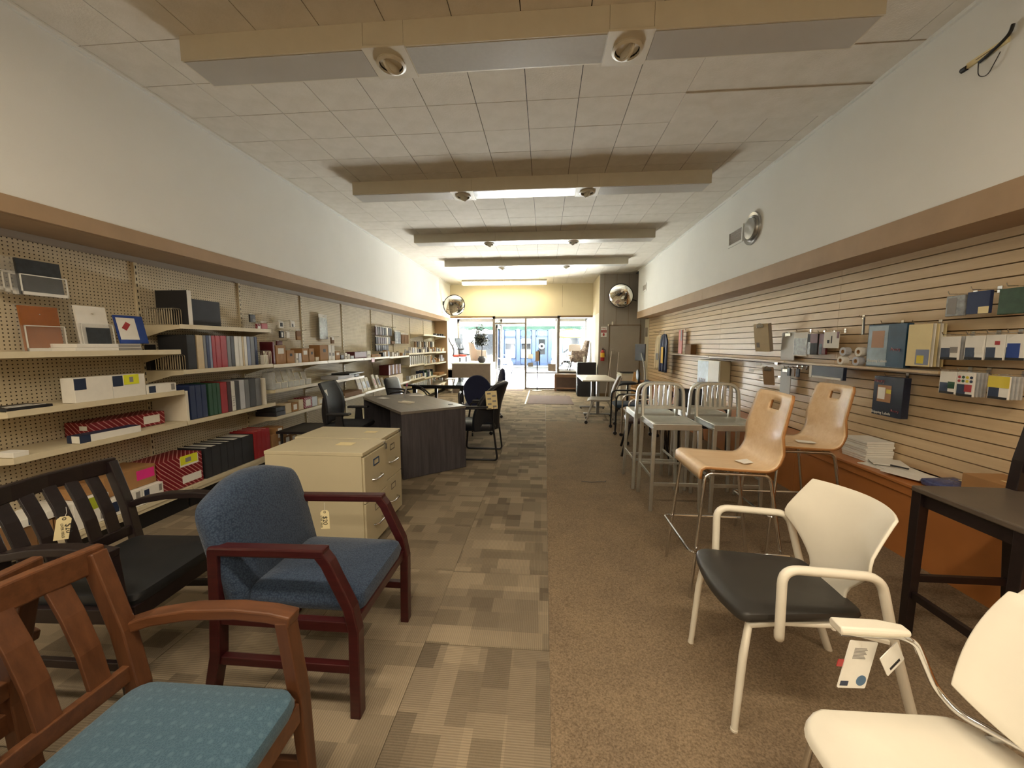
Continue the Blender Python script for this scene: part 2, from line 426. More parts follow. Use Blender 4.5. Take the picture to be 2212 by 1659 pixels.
mk('casing', J(box(1.775, 1.792, 10.878, 10.905, 0, 1.99), box(2.608, 2.625, 10.878, 10.905, 0, 1.99), box(1.775, 2.625, 10.878, 10.905, 1.973, 1.99)), 'brown_trim', d2)
mk('baseboard_right', box(1.5, 1.775, 10.885, 10.9, 0, .09), 'brown_trim', kind='structure')
mk('wall_back', box(-3.6, 3.0, YB-.1, YB, 0, CZ), 'cream_paint', kind='structure')
# shop front: aluminium entry frame, open glass door, fixed pane, display bays
fr = mk('window_1', J(box(-1.66, -1.58, 12.36, 12.46, 0, 2.36), box(-.63, -.57, 12.36, 12.46, 0, 2.28), box(.40, .48, 12.36, 12.46, 0, 2.36), box(-1.66, .48, 12.36, 12.46, 2.27, 2.345), box(-1.58, -.63, 12.37, 12.45, 2.10, 2.145), box(-.57, .40, 12.38, 12.44, .525, .565), box(-.57, .40, 12.37, 12.45, .02, .07)), 'frame_alu', kind='structure')
mk('pane', box(-.57, .40, 12.405, 12.412, .07, .525), 'window_glass', fr)
mk('pane', box(-.57, .40, 12.405, 12.412, .565, 2.27), 'window_glass', fr)
mk('pane', box(-1.58, -.63, 12.405, 12.412, 2.145, 2.27), 'window_glass', fr)
dr = mk('door_1', J(box(-1.56, -1.52, 12.47, 12.55, .02, 2.09), box(-1.56, -1.52, 13.34, 13.42, .02, 2.09), box(-1.56, -1.52, 12.47, 13.42, .02, .2), box(-1.56, -1.52, 12.47, 13.42, 1.99, 2.09)), 'steel', kind='structure')
mk('pane', box(-1.543, -1.537, 12.55, 13.34, .2, 1.99), 'window_glass', dr)
mk('push_bar', tube([(-1.50, 12.6, 1.0), (-1.47, 12.62, 1.0), (-1.47, 13.28, 1.0), (-1.50, 13.3, 1.0)], .014), 'steel', dr)
wb = mk('window_2', J(box(-3.3, 1.6, 14.50, 14.58, 2.30, 2.42), box(-3.30, -3.22, 14.5, 14.58, 0, 2.4), box(-1.66, -1.58, 14.5, 14.58, 0, 2.4), box(.40, .48, 14.5, 14.58, 0, 2.4), box(1.50, 1.58, 14.5, 14.58, 0, 2.4), box(-3.3, -1.6, 14.5, 14.58, .5, .60), box(.44, 1.56, 14.5, 14.58, .5, .58)), 'frame_alu', kind='structure')
for a, b, s in ((-3.22, -1.66, .6), (.48, 1.50, .58)): mk('pane', box(a, b, 14.53, 14.537, s, 2.3), 'window_glass', wb)
for x in (-1.62, .44):
    mk('mullion', box(x-.02, x+.02, 13.42, 13.46, .6, 2.4), 'steel', wb)
    mk('pane', box(x-.003, x+.003, 12.46, 14.5, .6, 2.3), 'window_glass', wb)
plain('display_carpet', '#8f8a82', .9)
bay = mk('display_floor', box(-3.3, -1.62, YE, 14.5, 0, .62), 'display_carpet', kind='structure')
mk('display_floor', box(.44, 1.56, YE, 14.5, 0, .60), 'display_carpet', kind='structure')
mk('display_ceiling', box(-3.3, 1.6, YE+.12, 14.6, 2.42, 2.6), 'white_paint', kind='structure')
mk('wall_display', box(-3.42, -3.30, YE, 14.6, 0, 2.6), 'white_paint', kind='structure')
mk('wall_display', box(1.58, 1.70, 11.0, 14.6, 0, 2.6), 'white_paint', kind='structure')
for i in range(7): mk('curtain_fold', cyl((1.56, 12.7+.26*i, .6), .05, 1.75, 8), 'paper_white', we, sm=True)
mk('vestibule_floor', box(-1.66, .5, YE+.1, 14.6, -.05, 0), 'concrete', kind='structure')
# ---------------------------------------------------------------- ceiling fixtures
glow('lamp_lens_warm', '#ffe6c4', 2.2)
plain('lens_prismatic', '#c9cbcb', .16, 0, .03, 40, .12, 700, .9)
def fixture(name, label, Y, lit=False, group='long ceiling fixtures'):
    t = E(name, label, 'ceiling light', (0, Y, CZ), 0, group)
    for a, b, mid in ((-2.29, -1.105, 0), (-.855, .355, 1), (.605, 1.82, 0)):
        h = mk('housing', J(box(a, b, -.125, -.112, -.145, 0), box(a, b, .112, .125, -.145, 0), box(a, a+.012, -.112, .112, -.145, 0), box(b-.012, b, -.112, .112, -.145, 0), box(a, b, -.112, .112, -.012, 0)), 'fixture_white', t, bev=.002)
        mk('lens', box(a+.012, b-.012, -.112, .112, -.147, -.137), 'lamp_lens_warm' if lit else ('lens_prismatic' if mid else 'lens_grey'), h)
    for x in (-.98, .48):
        h = mk('lamp_box', box(x-.124, x+.124, -.125, .125, -.14, 0), 'fixture_white', t, bev=.002)
        mk('mounting_plate', box(x-.132, x+.132, -.14, .14, -.152, -.14), 'fixture_white', h, bev=.002)
        mk('ring', xf(lathe([(.088, 0), (.092, -.012), (.075, -.02), (.072, -.006), (.072, .03)], 24, False), (x, 0, -.152)), 'fixture_white', h, sm=True)
        mk('socket', xf(lathe([(.0735, -.008), (.06, .008), (.001, .010)], 20, False), (x, 0, -.152)), 'dark_void', h, sm=True)
        e = mk('eyeball_lamp', xf(J(prism([(.062*math.cos(PI*i/12), -.062*math.sin(PI*i/12)) for i in range(13)], -.007, .007, 'y'), prism([(.05*math.cos(PI*i/12), -.05*math.sin(PI*i/12)) for i in range(13)], -.013, .013, 'y')), (x, 0, -.150), rz=R(62 if x < 0 else 118)), 'fixture_white', h, sm=True)
    if lit:
        for a, b in ((-2.29, -1.105), (-.855, .355), (.605, 1.82)):
            l = area('fixture_lamp', ((a+b)/2, 0, -.155), (0, 0, 0), b-a-.04, .2, LAMP, (1, .86, .66)); l.parent = t
    return t
LAMP = 11
fixture('ceiling_light', 'nearest long white ceiling fixture with two eyeball lamps, largest in view', 2.55)
fixture('ceiling_light', 'second long white ceiling fixture from the camera, unlit, bright middle lens', 4.73)
fixture('ceiling_light', 'third long white ceiling fixture from the camera, unlit', 6.90)
fixture('ceiling_light', 'fourth and farthest long white ceiling fixture with two eyeball lamps', 8.98)
fixture('ceiling_light', 'lit long ceiling fixture overhead behind the viewpoint', .38, True)
fixture('ceiling_light', 'lit long ceiling fixture in the back of the shop', -1.8, True)
fixture('ceiling_light', 'lit long ceiling fixture farthest back in the shop', -3.97, True)
t = E('strip_light', 'lit double fluorescent strip light near the shop front header', 'ceiling light', (-1.21, 11.62, CZ))
glow('tube_glow', '#fff1c9', 7)
for a, b in ((-1.26, -.005), (.005, 1.26)):
    h = mk('housing', J(box(a, b, -.10, .10, -.06, 0)), 'fixture_white', t, bev=.003)
    mk('diffuser', prism([(-.095, -.06), (.095, -.06), (.08, -.135), (-.08, -.135)], a+.01, b-.01, 'x'), 'tube_glow', h)
    l = area('strip_lamp', ((a+b)/2, 0, -.145), (0, 0, 0), 1.2, .15, 8, (1, .86, .6)); l.parent = t

# ---------------------------------------------------------------- things on the bulkheads and end walls
def convex_mirror(label, c, face, r, arm):
    t = E('convex_mirror', label, 'mirror', c)
    d = Vector(face).normalized(); q = Vector((0, 0, 1)).rotation_difference(d).to_matrix().to_4x4()
    def T(g): return [tuple(q @ Vector(p)) for p in g[0]], g[1]
    k = 14; prof = [(r*math.sin(.9*i/k)/math.sin(.9)+1e-5, .30*r*(math.cos(.9*i/k)-math.cos(.9))/(1-math.cos(.9))) for i in range(k+1)][::-1]
    mk('mirror_dome', T(lathe(prof, 40, False)), 'mirror_silver', t, sm=180)
    mk('rim', T(tube(arcp((0, 0, 0), r, 0, 2*PI, 40)[:-1], .011, 6, True)), 'black_plastic', t, sm=True)
    mk('back_shell', T(lathe([(r, -.002), (r*.6, -.04), (.001, -.05)], 24, False)), 'black_plastic', t, sm=True)
    mk('bracket_arm', tube(arm, .013, 8), 'black_metal', t, sm=True)
    return t
m_ = convex_mirror('round convex safety mirror beside the left bulkhead above the shelves', (-2.70, 11.5, 2.615), (.42, -1, -.42), .315, [(0, .05, 0), (-.22, .06, .02), (-.335, .0, .08)])
mk('wall_plate', box(-.34, -.30, -.04, .05, .02, .12), 'black_metal', m_)
convex_mirror('round convex safety mirror on a black arm before the gray partition', (2.0, 10.55, 2.73), (-.45, -1, -.45), .315, [(0, .05, 0), (.2, .04, -.06), (.41, -.02, -.14)])
t = E('vent_grille', 'square white return air grille beside the round diffuser on right bulkhead', 'vent', (XR, 5.26, 2.81))
mk('frame', J(box(-.014, 0, -.19, -.16, -.11, .10), box(-.014, 0, .16, .19, -.11, .10), box(-.014, 0, -.16, .16, -.11, -.08), box(-.014, 0, -.16, .16, .07, .10)), 'white_paint', t)
for i in range(9): mk('louver', xf(box(-.010, .002, -.16, .16, -.001, .001), (-.002, 0, -.07+.0165*i), ry=R(35)), 'grey_paint', t)
mk('backing', box(-.001, .0, -.16, .16, -.08, .07), 'brown_trim', t)
t = E('round_diffuser', 'round spun aluminium air diffuser on the right bulkhead', 'vent', (XR, 4.87, 2.79))
mk('flange', xf(lathe([(.185, 0), (.18, .02), (.15, .012), (.145, .0)], 32, False), ry=-PI/2), 'steel', t, sm=True)
mk('cone', xf(lathe([(.15, .004), (.135, .03), (.12, .012)], 32, False), ry=-PI/2), 'steel', t, sm=True)
mk('center_disc', xf(lathe([(.12, .02), (.115, .04), (.06, .046), (.001, .04)], 32, False), ry=-PI/2), 'steel', t, sm=True)
t = E('vent_grille', 'small white vent grille at the far end of the right bulkhead', 'vent', (XR, 9.73, 2.82))
mk('frame', J(box(-.012, 0, -.18, -.15, -.09, .09), box(-.012, 0, .15, .18, -.09, .09), box(-.012, 0, -.15, .15, -.09, -.06), box(-.012, 0, -.15, .15, .06, .09)), 'white_paint', t)
mk('louver', box(-.006, 0, -.15, .15, -.06, .06), 'grey_paint', t)
mk('wall_speaker', J(box(2.68, 2.74, 10.6, 10.72, 1.66, 1.90), box(2.676, 2.68, 10.61, 10.71, 1.68, 1.88)), 'grey_paint', bev=.004, label='narrow gray box mounted beside the far end of the slat wall', cat='speaker')
t = E('camera_bracket', 'cream wall bracket with loose black cable high on right bulkhead', 'bracket', (XR, 2.5, 3.03))
mk('arm_plate', xf(box(-.012, 0, -.11, .09, -.014, .014), rx=0), 'paper_cream', t)
mk('slot', box(-.0135, -.011, -.07, .04, -.002, .002), 'brown_trim', t)
mk('cable_stub', xf(cyl((0, 0, 0), .014, .03, 8, 'y'), (-.008, .088, -.008)), 'black_plastic', t, sm=True)
mk('black_cable', tube(fil([(-.012, .02, -.025), (-.016, -.03, -.018), (-.016, -.085, .0), (-.014, -.12, .02), (-.010, -.125, .06)], .03), .008, 8), 'black_plastic', t, sm=True)
mk('thin_wire', tube(fil([(-.008, .03, -.01), (-.012, .02, -.10), (-.012, -.03, -.13), (-.010, -.08, -.04)], .05, 6), .0022, 6), 'black_plastic', t, sm=True)
# partition: fire sign, extinguisher, small boxes
t = E('fire_sign', 'small fire extinguisher sign with down arrow on gray partition', 'sign', (1.63, 10.896, 1.80))
mk('plate', box(-.08, .08, -.004, 0, -.14, .14), 'paper_white', t)
mk('red_band', box(-.078, .078, -.005, -.004, -.02, .045), 'red_plastic', t)
txt('lettering', 'FIRE', .068, 'red_plastic', t, (0, -.0046, .085), (R(90), 0, 0))
txt('lettering', 'EXTINGUISHER', .021, 'paper_white', t, (0, -.0056, .012), (R(90), 0, 0))
mk('arrow', prism([(-.018, -.035), (.018, -.035), (.018, -.075), (.042, -.075), (0, -.12), (-.042, -.075), (-.018, -.075)], -.006, -.004, 'y'), 'red_plastic', t)
t = E('fire_extinguisher', 'red fire extinguisher with yellow label hung on gray partition', 'extinguisher', (1.60, 10.82, 1.0))
mk('cylinder', lathe([(.05, 0), (.056, .01), (.056, .24), (.04, .28), (.02, .295), (.02, .31)], 18), 'red_plastic', t, sm=True)
plain('yellow_label', '#e6b93a', .5); mk('label_sheet', xf(lathe([(.0568, .10), (.0568, .225)], 18, False)), 'yellow_label', t, sm=True)
v = mk('valve', J(cyl((0, 0, .305), .018, .03, 10), box(-.012, .012, -.07, .02, .335, .347), box(-.012, .012, -.075, .01, .352, .362)), 'black_plastic', t)
mk('hose', tube(fil([(.02, 0, .32), (.07, 0, .31), (.075, 0, .12)], .04), .008, 6), 'black_plastic', t, sm=True)
mk('wall_hook', box(-.015, .015, .05, .096, .20, .30), 'steel', t)
mk('chime_box', box(1.835, 1.875, 10.86, 10.896, 1.985, 2.075), 'white_plastic', bev=.004, label='small upright white sensor box above the gray door', cat='sensor')
mk('contact_switch', box(1.735, 1.765, 10.87, 10.896, 1.955, 2.01), 'white_plastic', bev=.003, label='tiny white contact switch at the gray door corner', cat='sensor')
t = E('easel', 'folded metal display easel leaning against the gray door', 'easel', (1.80, 10.50, 0))
plain('easel_steel', '#b9b0a6', .35, .9)
for a, b in (((-.17, -.12, 0), (.04, .27, 1.30)), ((.08, -.12, 0), (.22, .24, 1.24)), ((-.02, .05, 0), (.02, .29, 1.28))): mk('leg', tube([a, b], .011, 8), 'easel_steel', t, sm=True)
mk('crossbar', tube([(-.09, .04, .50), (.15, .04, .50)], .009, 8), 'easel_steel', t, sm=True)
mk('clamp', J(box(-.02, .09, .25, .29, 1.10, 1.33), box(-.03, .1, .24, .26, 1.18, 1.22)), 'grey_paint', t, bev=.004)
# ---------------------------------------------------------------- wall shelving along the left side
XBK = -3.45; XFR = -3.085; PY = 1.11; Y00 = 1.935
ZS = [[1.395, 1.05, .775, .20], [1.61, 1.22, .775, .20], [1.21, .92, .605, .20], [1.21, .91, .605, .20], [1.21, .62, .2], [1.2, .62, .2], [1.245, .97, .63, .17], [1.71, 1.245, .94, .58, .17], [1.70, 1.235, .92, .53, .17]]
ORD = ['nearest', 'second', 'third', 'fourth', 'fifth', 'sixth', 'seventh', 'eighth', 'ninth', 'tenth', 'eleventh', 'twelfth']
peg_me = mesh('pegboard_panel', box(-.012, 0, -.545, .545, 0, 2.10), 'pegboard')
up_me = mesh('upright', J(box(-.01, .012, -.014, .014, 0, 2.10)), 'cream_metal')
slot_me = mesh('slot_strip', J(*[box(.012, .0128, -.004, .004, .35+.05*i, .375+.05*i) for i in range(35)]), 'dark_void')
sh_me = mesh('shelf', J(box(XBK+.012, XFR-.004, -.548, .548, -.018, 0), box(XFR-.006, XFR, -.55, .55, -.032, .006)), 'cream_metal')
bk_me = mesh('bracket', prism([(XBK+.012, -.018), (XFR-.01, -.018), (XFR-.01, -.034), (XFR-.12, -.045), (XBK+.012, -.11)], -.002, .002, 'y'), 'cream_metal')
base_me = mesh('base_deck', J(box(XBK, XFR, -.548, .548, -.03, 0), box(XFR-.02, XFR-.008, -.548, .548, -.06, -.03)), 'cream_metal')
kick = mesh('kick_plate', box(XFR-.06, XFR-.05, -.548, .548, 0, .135), 'black_metal')
for k in range(9):
    yc = Y00 + PY*(k+.5)
    t = E('wall_shelf_unit', ('%s cream pegboard shelf bay on the left wall' % ORD[k]) + (' counted from the camera' if k else ', beside the wooden chairs'), 'shelf', (0, yc, 0), 0, 'pegboard shelf bays')
    mk('pegboard_panel', peg_me, None, t, (XBK, 0, .03))
    u = mk('upright', up_me, None, t, (XBK, -PY/2, .03)); mk('slot_strip', slot_me, None, u)
    if k == 8: u = mk('upright', up_me, None, t, (XBK, PY/2-.02, .03)); mk('slot_strip', slot_me, None, u)
    for z in ZS[k][:-1]:
        s = mk('shelf', sh_me, None, t, (0, 0, z))
        mk('bracket', bk_me, None, s, (0, -.545, 0)); mk('bracket', bk_me, None, s, (0, .545, 0))
    mk('base_deck', base_me, None, t, (0, 0, ZS[k][-1])); mk('kick_plate', kick, None, t)
mk('wall_shelf_end', box(-3.5, XL, 11.93, 11.97, 0, 2.185), 'tan_board', kind='structure')

plain('cardboard', '#a37a4d', .8, var=.07); plain('cardboard_dark', '#7c5a38', .8, var=.08); plain('maroon', '#5e1a20', .5, var=.1)
plain('navy_print', '#1f2d4a', .5); plain('neon_yellow', '#dfe32c', .7); plain('neon_pink', '#e8308f', .7); plain('lime_sheet', '#a9b52a', .7)
plain('navy_cloth', '#1b2a52', .55, var=.1); plain('green_cloth', '#1f4a30', .55, var=.1); plain('red_cloth', '#9c2228', .5, var=.08); plain('grey_cloth', '#6f7073', .55); plain('lightgrey_cloth', '#b9bcc4', .55)
plain('beige_cloth', '#c9b896', .6); plain('bluegrey_cloth', '#7c86a0', .55); plain('darkgrey_cloth', '#45474a', .6); plain('white_vinyl', '#dcdbd5', .4); plain('maroon_cloth', '#3c1416', .5)
plain('wire_metal', '#cfc8b6', .3, .8); plain('photo_dark', '#2b2f33', .35, var=.5, scale=14); plain('amber_acrylic', '#9a5d2c', .25, var=.15); plain('royal_blue', '#1c3f8f', .4, var=.1); plain('grey_film', '#9aa0a4', .2, var=.35, scale=30)
m = N('red_weave'); w = m.n('ShaderNodeTexWave', wave_type='BANDS', bands_direction='DIAGONAL'); w.inputs['Scale'].default_value = 16; w.inputs['Distortion'].default_value = 0; m.l(m.co(), w.inputs['Vector'])
m.base(m.ramp(w.outputs['Fac'], '#7c1420', '#c98f8a', .86, .93)); m.fin(.5)

def face_sheet(name, f, u0, u1, v0, v1, mat, t, dx, dy, h, e):
    """a flat sheet (label, note, print) lying on one face of a box centred at x,y with base z=0"""
    if f == 'f': g = box(dx/2, dx/2+e, -dy/2+u0*dy, -dy/2+u1*dy, v0*h, v1*h)
    elif f == 's': g = box(-dx/2+u0*dx, -dx/2+u1*dx, -dy/2-e, -dy/2, v0*h, v1*h)
    else: g = box(-dx/2+v0*dx, -dx/2+v1*dx, -dy/2+u0*dy, -dy/2+u1*dy, h, h+e)
    return mk(name, g, mat, t)
def carton(name, label, cat, X1, dx, Y0, Y1, z0, h, mat, sheets=(), group=None, rz=0, bev=.002, lid=0):
    dy = Y1-Y0; t = E(name, label, cat, (X1-dx/2, (Y0+Y1)/2, z0+.0015), rz, group)
    mk('body', box(-dx/2, dx/2, -dy/2, dy/2, 0, h-lid), mat, t, bev=bev)
    if lid: mk('lid', box(-dx/2-.003, dx/2+.003, -dy/2-.003, dy/2+.003, h-lid, h), mat, t, bev=bev)
    for i_, s in enumerate(sheets): face_sheet(*s, t, dx, dy, h, .001+.0006*i_)
    return t
def binder(label, Y0, Y1, z, h, mat, X1=-3.115, dx=.275, group=None, name='binder'):
    dy = Y1-Y0; t = E(name, label, 'binder', (X1-dx/2, (Y0+Y1)/2, z+.0015), 0, group); c = min(.004, dy*.2)
    mk('cover', J(box(-dx/2, dx/2, -dy/2+.0008, -dy/2+c, 0, h), box(-dx/2, dx/2, dy/2-c, dy/2-.0008, 0, h), box(dx/2-.004, dx/2, -dy/2+c, dy/2-c, 0, h)), mat, t, bev=.0015)
    mk('pages', box(-dx/2+.01, dx/2-.02, -dy/2+c+.0005, dy/2-c-.0005, .008, h-.01), 'paper_white', t)
    return t
LBL = lambda a, b: ('label_print', 'f', a, b, .15, .9, 'navy_print')
# bay 1: hung pockets and pads
def pocket(label, Y0, Y1, z0, z1, X, ins, lean=.10, name='wall_pocket'):
    t = E(name, label, 'wall pocket', (X, (Y0+Y1)/2, z0)); w = (Y1-Y0)/2; h = z1-z0
    mk('back_panel', xf(J(box(-.003, 0, -w, w, 0, h)), ry=-lean), 'clear_acrylic', t)
    mk('front_panel', xf(J(box(.035, .038, -w, w, 0, h*.55), box(0, .038, -w, w, -.003, 0), box(0, .038, -w, -w+.003, 0, h*.55), box(0, .038, w-.003, w, 0, h*.55)), ry=-lean*.5), 'clear_acrylic', t)
    mk('rim', xf(J(box(.035, .040, -w, w, h*.55-.006, h*.55), box(.035, .040, -w, w, 0, .02), box(.035, .040, -w, -w+.006, 0, h*.55), box(.035, .040, w-.006, w, 0, h*.55)), ry=-lean*.5), 'white_vinyl', t)
    if ins: mk('insert_card', xf(box(.004, .018, -w*.93, w*.93, .004, h*.97), ry=-lean*.8), ins, t)
    mk('hook', tube([(-.06, 0, h*.8), (0, 0, h*.8)], .003, 6), 'wire_metal', t)
    return t
pocket('front dark wall pocket of a nested set hung on the pegboard', 2.19, 2.43, 1.755, 1.99, -3.30, 'photo_dark')
for i in range(3): pocket('empty wall pocket nested behind the front dark pocket on the pegboard', 2.17-.012*i, 2.41-.012*i, 1.757+.012*i, 1.99+.01*i, -3.345-.03*i, None)
for o in bpy.data.objects:
    if o.name.startswith('wall_pocket') and 'nested behind' in o.get('label', ''): o['group'] = 'nested empty wall pockets'
pocket('amber brown wall pocket standing on the upper near shelf', 2.19, 2.40, 1.397, 1.70, -3.31, 'amber_acrylic')
pocket('white folder pack with dark photo standing on the upper near shelf', 2.44, 2.645, 1.42, 1.725, -3.24, 'paper_white', .16)
mk('photo_print', xf(box(.0385, .0395, -.075, .075, .02, .14), ry=-.08), 'photo_dark', bpy.data.objects['wall_pocket.005'] if 'wall_pocket.005' in bpy.data.objects else None)
t = E('paper_pack', 'blue and white paper pack leaning beside the white folder pack', 'paper pack', (-3.20, 2.775, 1.45))
mk('pack_body', xf(box(-.006, .006, -.105, .105, 0, .22), ry=-.2), 'royal_blue', t, bev=.002)
mk('front_print', xf(box(.0062, .0072, -.095, .04, .03, .20), ry=-.2), 'paper_white', t)
mk('red_mark', xf(prism([(-.07, .12), (-.03, .17), (.0, .15), (-.04, .10)], .0073, .008, 'x'), ry=-.2), 'red_plastic', t)
for i, s in enumerate(('lower', 'upper')): carton('paper_pad', '%s white paper pad of a flat pair on the near top shelf' % s, 'paper pad', -3.10, .22, 2.31+.01*i, 2.735-.006*i, 1.395+.026*i, .025, 'paper_white', [('spine_print', 'f', .62, .99, .1, .9, 'ink_grey')])
# bay 1, second shelf
lb = lambda s=.3: [('label_print', 'f', .0, s, .52, .98, 'navy_print')]
carton('storage_box', 'left white storage box with navy corner label on second near shelf', 'box', -3.10, .10, 2.28, 2.507, 1.052, .165, 'paper_white', lb(.30))
carton('storage_box', 'white storage box with navy label and neon yellow note on second near shelf', 'box', -3.10, .10, 2.510, 2.735, 1.052, .165, 'paper_white', lb(.3) + [('sticky_note', 'f', .33, .8, .56, 1.0, 'neon_yellow'), ('note_writing', 'f', .5, .62, .66, .9, 'ink_grey')])
carton('label_box', 'low white label box with small navy square on second near shelf', 'box', -3.10, .08, 2.745, 2.985, 1.052, .072, 'paper_white', [('label_print', 'f', .06, .28, .12, .85, 'navy_print'), ('barcode', 'f', .82, .94, .2, .9, 'ink_grey')])
carton('flat_tray', 'flat black tray with white pens at the left of second near shelf', 'tray', -3.10, .2, 1.95, 2.16, 1.052, .018, 'black_plastic', [('white_pen', 't', .1, .95, .75, .85, 'paper_white'), ('white_pen', 't', .2, .8, .5, .58, 'paper_white')])
# bay 1, third shelf
carton('gift_box', 'low red patterned box with white label on third near shelf', 'box', -3.22, .2, 2.43, 2.975, .777, .105, 'red_weave', [('label_print', 'f', .68, .92, .2, .8, 'paper_white'), ('label_print', 's', .6, .9, .5, .8, 'paper_white')])
carton('flat_box', 'flat white box with navy corner and top on third near shelf', 'box', -3.092, .10, 2.28, 2.66, .777, .05, 'paper_white', [('top_print', 't', .0, 1, 0, 1, 'navy_print'), ('label_print', 'f', .0, .16, 0, 1, 'navy_print'), ('label_print', 's', 0, .35, 0, 1, 'navy_print')], rz=R(-3))
carton('index_cards', 'small white card stack at the left end of third near shelf', 'card stack', -3.10, .12, 1.95, 2.02, .777, .03, 'paper_white')
# white bookends of bay 2
for y, s in ((3.075, 'left'), (4.02, 'right')):
    t = E('bookend', '%s white metal bookend closing the coloured binder row' % s, 'bookend', (-3.26, y, .777))
    mk('plate', box(-.17, .16, -.012, .012, 0, .265 if s == 'left' else .295), 'white_plastic', t, bev=.003); mk('foot', box(-.17, .16, -.012, .03, 0, .002), 'white_plastic', t)
# bay 1 and 2 base: boxes
carton('gift_box', 'tall red patterned box with neon yellow note on the base shelf', 'box', -3.12, .28, 2.80, 3.19, .202, .275, 'red_weave', [('label_print', 'f', .48, .95, .12, .36, 'paper_white'), ('label_print', 'f', .45, .9, .66, .96, 'paper_white'), ('sticky_note', 'f', .46, .88, .72, 1.0, 'neon_yellow'), ('note_writing', 'f', .58, .72, .78, .92, 'ink_grey')])
t = carton('open_carton', 'open brown cardboard carton with neon pink note on the base shelf', 'box', -3.14, .28, 2.42, 2.785, .335, .15, 'cardboard', [('sticky_note', 'f', .6, .97, .35, .85, 'neon_pink')])
carton('label_box', 'white label box with navy square in front of the pink-noted carton', 'box', -3.095, .3, 2.635, 2.795, .202, .13, 'paper_white', [('label_print', 'f', .06, .3, .25, .85, 'navy_print'), ('barcode', 'f', .78, .92, .5, .9, 'ink_grey')])
carton('label_box', 'white label box under the left half of the pink-noted carton', 'box', -3.095, .3, 2.42, 2.63, .202, .13, 'paper_white', [('label_print', 'f', .0, .2, .2, .8, 'navy_print'), ('barcode', 'f', .78, .92, .4, .9, 'ink_grey')])
carton('storage_box', 'white box with lime sheet seen behind the black chair back', 'box', -3.10, .28, 2.20, 2.41, .202, .19, 'paper_white', [('sticky_note', 'f', .3, .95, .55, 1.0, 'lime_sheet'), ('barcode', 'f', .7, .9, .1, .35, 'ink_grey')])
carton('small_carton', 'small brown carton on top of the lime-noted white box', 'box', -3.16, .16, 2.24, 2.36, .395, .075, 'cardboard')
for i in range(3): carton('small_carton', '%s of three brown cartons on the base shelf behind the black chair' % ('leftmost', 'middle', 'rightmost')[i], 'box', -3.12, .2, 1.945+.083*i, 2.02+.083*i, .202, .14-.01*i, 'cardboard_dark' if i != 1 else 'cardboard')
for i in range(2): carton('flat_box', '%s white flat box on the brown cartons behind the black chair' % ('left', 'right')[i], 'box', -3.11, .22, 1.95+.12*i, 2.06+.12*i, .344-.02*i*0, .05, 'paper_white', [('label_print', 'f', .3, .9, .1, .9, 'navy_print')])
# bay 2 top shelf
carton('storage_box', 'tall black storage box with white spine on the top shelf', 'box', -3.13, .30, 3.182, 3.226, 1.612, .305, 'bookcloth_black', [('white_spine', 'f', .05, .95, 0, 1, 'paper_white')])
carton('storage_box', 'shorter black storage box on the top shelf', 'box', -3.17, .2, 3.235, 3.57, 1.612, .24, 'bookcloth_black')
def wire_rack(label, Y0, Y1, z, h, n=12, X=-3.14, dx=.12, rz=0):
    t = E('wire_file_rack', label, 'rack', (X, Y0, z+.003), rz); L = Y1-Y0
    for i in range(n): mk('wire_loop', tube(fil([(-dx/2, L*i/(n-1), 0), (-dx/2, L*i/(n-1), h), (dx/2, L*i/(n-1), h), (dx/2, L*i/(n-1), 0)], .02, 3), .0025, 6), 'wire_metal', t, sm=True)
    for x in (-dx/2, dx/2): mk('rail', tube([(x, 0, 0), (x, L, 0)], .0028, 6), 'wire_metal', t, sm=True)
wire_rack('wire file rack in front of the tall black box, top shelf', 3.12, 3.36, 1.612, .14, 12, -3.42, .09, -PI/2)
wire_rack('wire file rack with black discs left of the binder row', 3.095, 3.32, 1.222, .13, 11, -3.36, .05, -PI/2)
wire_rack('wire file rack closing the right end of the binder row', 4.02, 4.13, 1.222, .15, 6, -3.13, .08)
carton('storage_box', 'low black case standing at the left of the binder row', 'box', -3.40, .05, 3.055, 3.12, 1.222, .22, 'bookcloth_black')
carton('white_tag_box', 'small white boxed item inside the right wire rack', 'box', -3.10, .05, 4.035, 4.09, 1.225, .10, 'paper_white')
row = [(3.13, 3.216, 'bookcloth_black', 'wide black binder with label holder'), (3.229, 3.293, 'beige_cloth', 'wide beige binder'), (3.295, 3.324, 'grey_cloth', 'grey binder between beige and navy'), (3.326, 3.355, 'navy_cloth', 'narrow navy binder left of the red ones'), (3.357, 3.383, 'bluegrey_cloth', 'blue grey binder just left of the red ones'), (3.385, 3.424, 'red_cloth', 'left red binder of three'), (3.426, 3.482, 'red_cloth', 'middle red binder of three'), (3.484, 3.556, 'red_cloth', 'right red binder of three'), (3.558, 3.602, 'grey_cloth', 'light grey binder right of the red ones'), (3.604, 3.649, 'darkgrey_cloth', 'dark grey binder left of the white ones'), (3.651, 3.703, 'white_vinyl', 'leftmost white binder'), (3.705, 3.747, 'white_vinyl', 'second white binder'), (3.749, 3.773, 'beige_cloth', 'thin beige binder between white ones'), (3.775, 3.814, 'white_vinyl', 'rightmost white binder'), (3.816, 3.861, 'bluegrey_cloth', 'blue grey binder near the right end'), (3.863, 3.921, 'grey_cloth', 'grey binder near the right end'), (3.923, 3.963, 'navy_cloth', 'navy binder at the right end')]
for a, b, mt, s in row: binder(s + ' on the upper binder shelf', a, b, 1.222, .305, mt, group='upper binder row')
